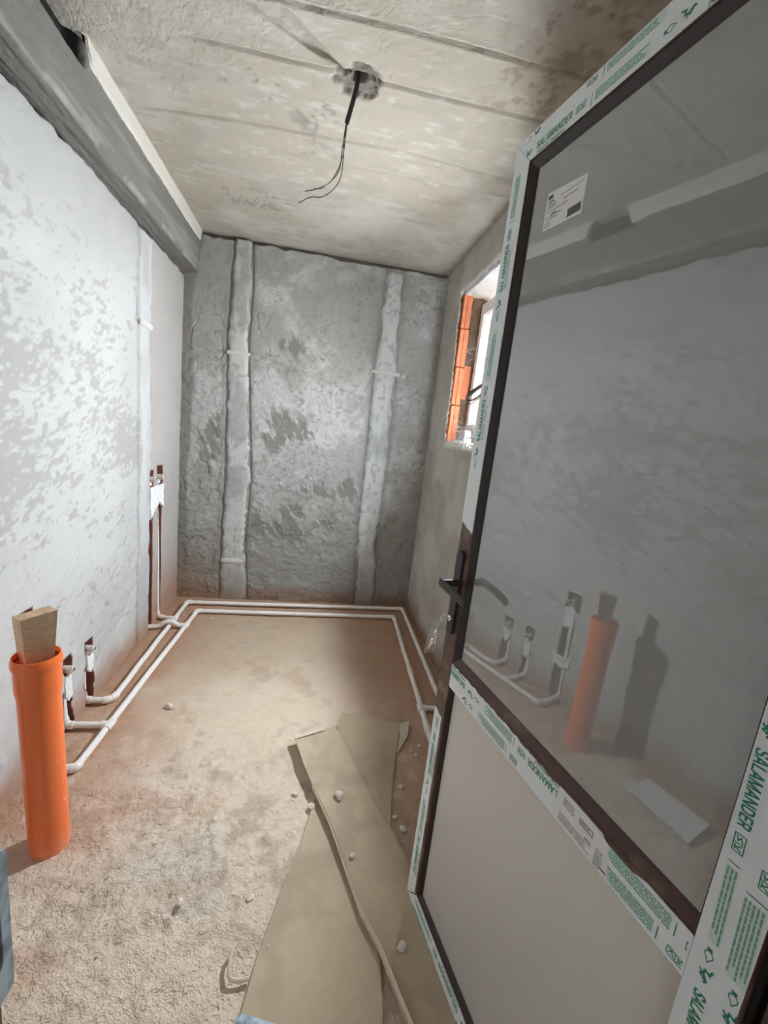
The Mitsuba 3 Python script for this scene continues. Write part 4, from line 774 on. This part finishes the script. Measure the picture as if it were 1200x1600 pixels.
# ------------------------------------------------------------------ cardboard sheets
def ruled(key, left, right, nu=60, nv=26, thick=0.004, wav=0.006, seed=0, m='m_card', edge=True):
    def samp(p):
        p = np.array(p, float); s = np.r_[0, np.cumsum(np.linalg.norm(np.diff(p, axis=0), axis=1))]; t = np.linspace(0, s[-1], nu); return np.stack([np.interp(t, s, p[:, k]) for k in range(3)], -1)
    Lp, Rp = samp(left), samp(right); t = np.linspace(0, 1, nv)[None, :, None]; P = Lp[:, None] * (1 - t) + Rp[:, None] * t
    P[..., 2] += wav * (F(P[..., 0], P[..., 1], 6, 6, seed, 3) - 0.5) + 0.0012 * (F(P[..., 0], P[..., 1], 40, 40, seed + 1, 2) - 0.5)
    n = nu * nv; i = np.arange(n).reshape(nu, nv); q = np.stack([i[:-1, :-1], i[1:, :-1], i[1:, 1:], i[:-1, 1:]], -1).reshape(-1, 4)
    v = np.vstack([P.reshape(-1, 3), P.reshape(-1, 3) - [0, 0, thick]]); rim = np.r_[i[:, 0], i[-1, 1:], i[-2::-1, -1], i[0, -2:0:-1]]; r2 = np.roll(rim, -1)
    f = np.vstack([q[:, [0, 1, 2]], q[:, [0, 2, 3]], q[:, [2, 1, 0]] + n, q[:, [3, 2, 0]] + n, np.stack([rim, r2 + n, r2], -1), np.stack([rim, rim + n, r2 + n], -1)])
    mm = trimesh.Trimesh(v, f, process=False); trimesh.repair.fix_normals(mm); put(key, mm, m, 30); return P
ruled('cardboard_sheet__sheet', [(0.254, 2.014, 0.013), (0.222, 1.905, 0.013), (0.242, 1.564, 0.013), (0.335, 1.295, 0.013)], [(0.553, 1.924, 0.016), (0.489, 1.705, 0.013), (0.433, 1.491, 0.013), (0.385, 1.268, 0.013)], seed=190)
ruled('cardboard_sheet__torn_flap', [(0.551, 1.924, 0.018), (0.53, 1.83, 0.014), (0.497, 1.735, 0.014)], [(0.598, 1.918, 0.030), (0.575, 1.83, 0.020), (0.505, 1.725, 0.014)], 24, 12, 0.0015, 0.03, 193, 'm_paper')
labels['cardboard_sheet__torn_flap'] = {'label': 'crumpled torn flap at its far corner'}
L('cardboard_sheet', 'tan cardboard sheet with a torn corner, furthest of the three on the floor', 'cardboard')
P = ruled('cardboard_sheet_001__sheet', [(0.010, 1.793, 0.050), (0.061, 1.621, 0.046), (0.167, 1.328, 0.036), (0.252, 1.033, 0.030), (0.294, 0.942, 0.030), (0.330, 0.829, 0.030), (0.361, 0.736, 0.030)],
          [(0.206, 1.881, 0.036), (0.272, 1.689, 0.032), (0.359, 1.405, 0.026), (0.402, 1.319, 0.024), (0.441, 1.194, 0.022), (0.461, 1.024, 0.020), (0.473, 0.885, 0.020), (0.485, 0.730, 0.020)], 90, 26, 0.004, 0.005, 196)
lipl = [(0.095, 1.515, 0.047), (0.167, 1.331, 0.046), (0.254, 1.034, 0.045), (0.296, 0.943, 0.047), (0.332, 0.830, 0.048), (0.363, 0.737, 0.050)]
ruled('cardboard_sheet_001__folded_lip', [(x + 0.001, y, z - 0.014) for x, y, z in lipl], [(x + 0.007, y + 0.003, z - 0.004) for x, y, z in lipl], 60, 6, 0.002, 0.002, 198, 'm_card_edge'); labels['cardboard_sheet_001__folded_lip'] = {'label': 'pale edge folded up along the long side'}
ruled('cardboard_sheet_001__end_fold', [(0.009, 1.797, 0.052), (0.017, 1.770, 0.054)], [(0.150, 1.858, 0.046), (0.154, 1.836, 0.047)], 8, 16, 0.003, 0.002, 199, 'm_card_edge'); labels['cardboard_sheet_001__end_fold'] = {'label': 'short fold at the far end'}
L('cardboard_sheet_001', 'long tan cardboard strip with a folded edge lying on top of the other two sheets', 'cardboard')
ruled('cardboard_sheet_002', [(0.111, 1.479, 0.014), (0.072, 1.335, 0.013), (0.006, 1.138, 0.013), (-0.049, 0.956, 0.013), (-0.075, 0.832, 0.013), (-0.085, 0.783, 0.013)], [(0.137, 1.472, 0.014), (0.211, 1.254, 0.013), (0.271, 1.062, 0.013), (0.301, 0.927, 0.013), (0.289, 0.793, 0.013), (0.285, 0.747, 0.013)], seed=202)
L('cardboard_sheet_002', 'wide tan cardboard sheet nearest the doorway, half under the long strip', 'cardboard')
ruled('silver_tape', [(-0.078, 0.845, 0.016), (-0.088, 0.805, 0.016)], [(0.02, 0.815, 0.016), (0.02, 0.775, 0.016)], 8, 20, 0.002, 0.012, 205, 'm_galvanised'); L('silver_tape', 'bluish silver scrap of tape at the near end of the cardboard', 'tape')
ruled('white_board', [(-0.72, 1.045, 0.03), (-0.70, 0.77, 0.02)], [(-0.90, 1.035, 0.02), (-0.88, 0.77, 0.025)], 20, 14, 0.004, 0.01, 208, 'm_label'); L('white_board', 'small white board on the floor below the drain pipe, seen mirrored in the door', 'board')
cl = bez([(-0.108, 0.995, 0.020), (-0.118, 0.975, 0.022), (-0.118, 0.940, 0.020), (-0.112, 0.918, 0.016), (-0.09, 0.912, 0.014), (-0.062, 0.915, 0.013)], 8)
put('bent_clip', tube(cl, 0.0055, 8), 'm_card_edge', 40); L('bent_clip', 'bent beige plastic strip on the floor beside the near cardboard sheet', 'clip')

# ------------------------------------------------------------------ rubble
ST = [(-0.632, 2.067, 0, 0.026, 'pale stone chip alone on the floor between the left pipes and the cardboard'), (-0.299, 1.121, 0, 0.015, 'slim pale chip in the middle of the near floor, left of the near cardboard'),
      (-0.090, 1.131, 0, 0.015, 'white chip close to the left edge of the near cardboard'), (0.031, 1.507, 0, 0.013, 'small pale chip left of the long strip, on the bare floor'),
      (0.206, 1.457, 0.036, 0.024, 'largest pale stone lying on the far half of the long cardboard strip'), (0.099, 1.440, 0.010, 0.018, 'grey lump at the tip of the near cardboard beside the long strip'),
      (0.242, 1.215, 0.031, 0.013, 'small oblong stone at the middle of the long cardboard strip'), (0.364, 0.941, 0.023, 0.019, 'triangular pale stone on the near end of the long cardboard strip'),
      (0.481, 1.528, 0, 0.017, 'pale stone right of the torn cardboard sheet'), (0.452, 1.337, 0, 0.019, 'stone lying right of the long strip, nearest the door bottom'),
      (0.427, 1.385, 0, 0.013, 'small white chip tucked against the right edge of the cardboard'), (0.624, 1.779, 0, 0.012, 'dark pebble beside the torn flap, topmost of three'),
      (0.593, 1.716, 0, 0.015, 'pale pebble beside the torn flap, lowest of three'), (0.575, 1.745, 0, 0.010, 'tiny pebble beside the torn flap, leftmost of three'),
      (-0.661, 3.081, 0, 0.014, 'pale chip on the floor inside the far left pipe corner'), (-0.868, 3.125, 0, 0.013, 'chip lying between the two pipes at the far left corner'),
      (-0.30, 3.075, 0, 0.009, 'tiny white chip on the floor before the end wall pipes'), (0.633, 2.047, 0, 0.010, 'small pebble beside the right hand pipe tee'), (-0.02, 0.985, 0.013, 0.006, 'tiny grit grain on the near cardboard sheet'),
      (0.500, 1.80, 0.016, 0.007, 'tiny stone on the torn end of the far cardboard sheet'), (-0.445, 1.33, 0, 0.008, 'tiny white grain on the rough floor right of the drain pipe')]
for i, (x, y, z, s_, lab) in enumerate(ST):
    m = stone(300 + i, s_, 0.55); m.apply_translation((x, y, (floor_z(x, y) if z == 0 else z) - 0.002)); k = num('stone', i); put(k, m, 'm_stone', 25); L(k, lab, 'stone', 'loose stone chips on floor and cardboard')
gr = []
for k in range(420):
    x, y = RNG.uniform(XL + 0.05, 0.5), RNG.uniform(0.8, 3.2)
    if RNG.random() < 0.5: x, y = RNG.normal(-0.5, 0.22), RNG.normal(1.35, 0.3)
    if not (XL + 0.03 < x < 0.55 and 0.7 < y < 3.3): continue
    m = trimesh.creation.icosphere(subdivisions=0); s_ = RNG.uniform(0.0012, 0.0036); m.vertices = m.vertices * s_ * RNG.uniform(0.5, 1.2, 3) + [x, y, floor_z(x, y) + 0.001]; gr.append(m)
put('grit', cat(gr), 'm_stone'); L('grit', 'fine grit and mortar crumbs scattered over the floor', 'grit', kind='stuff')
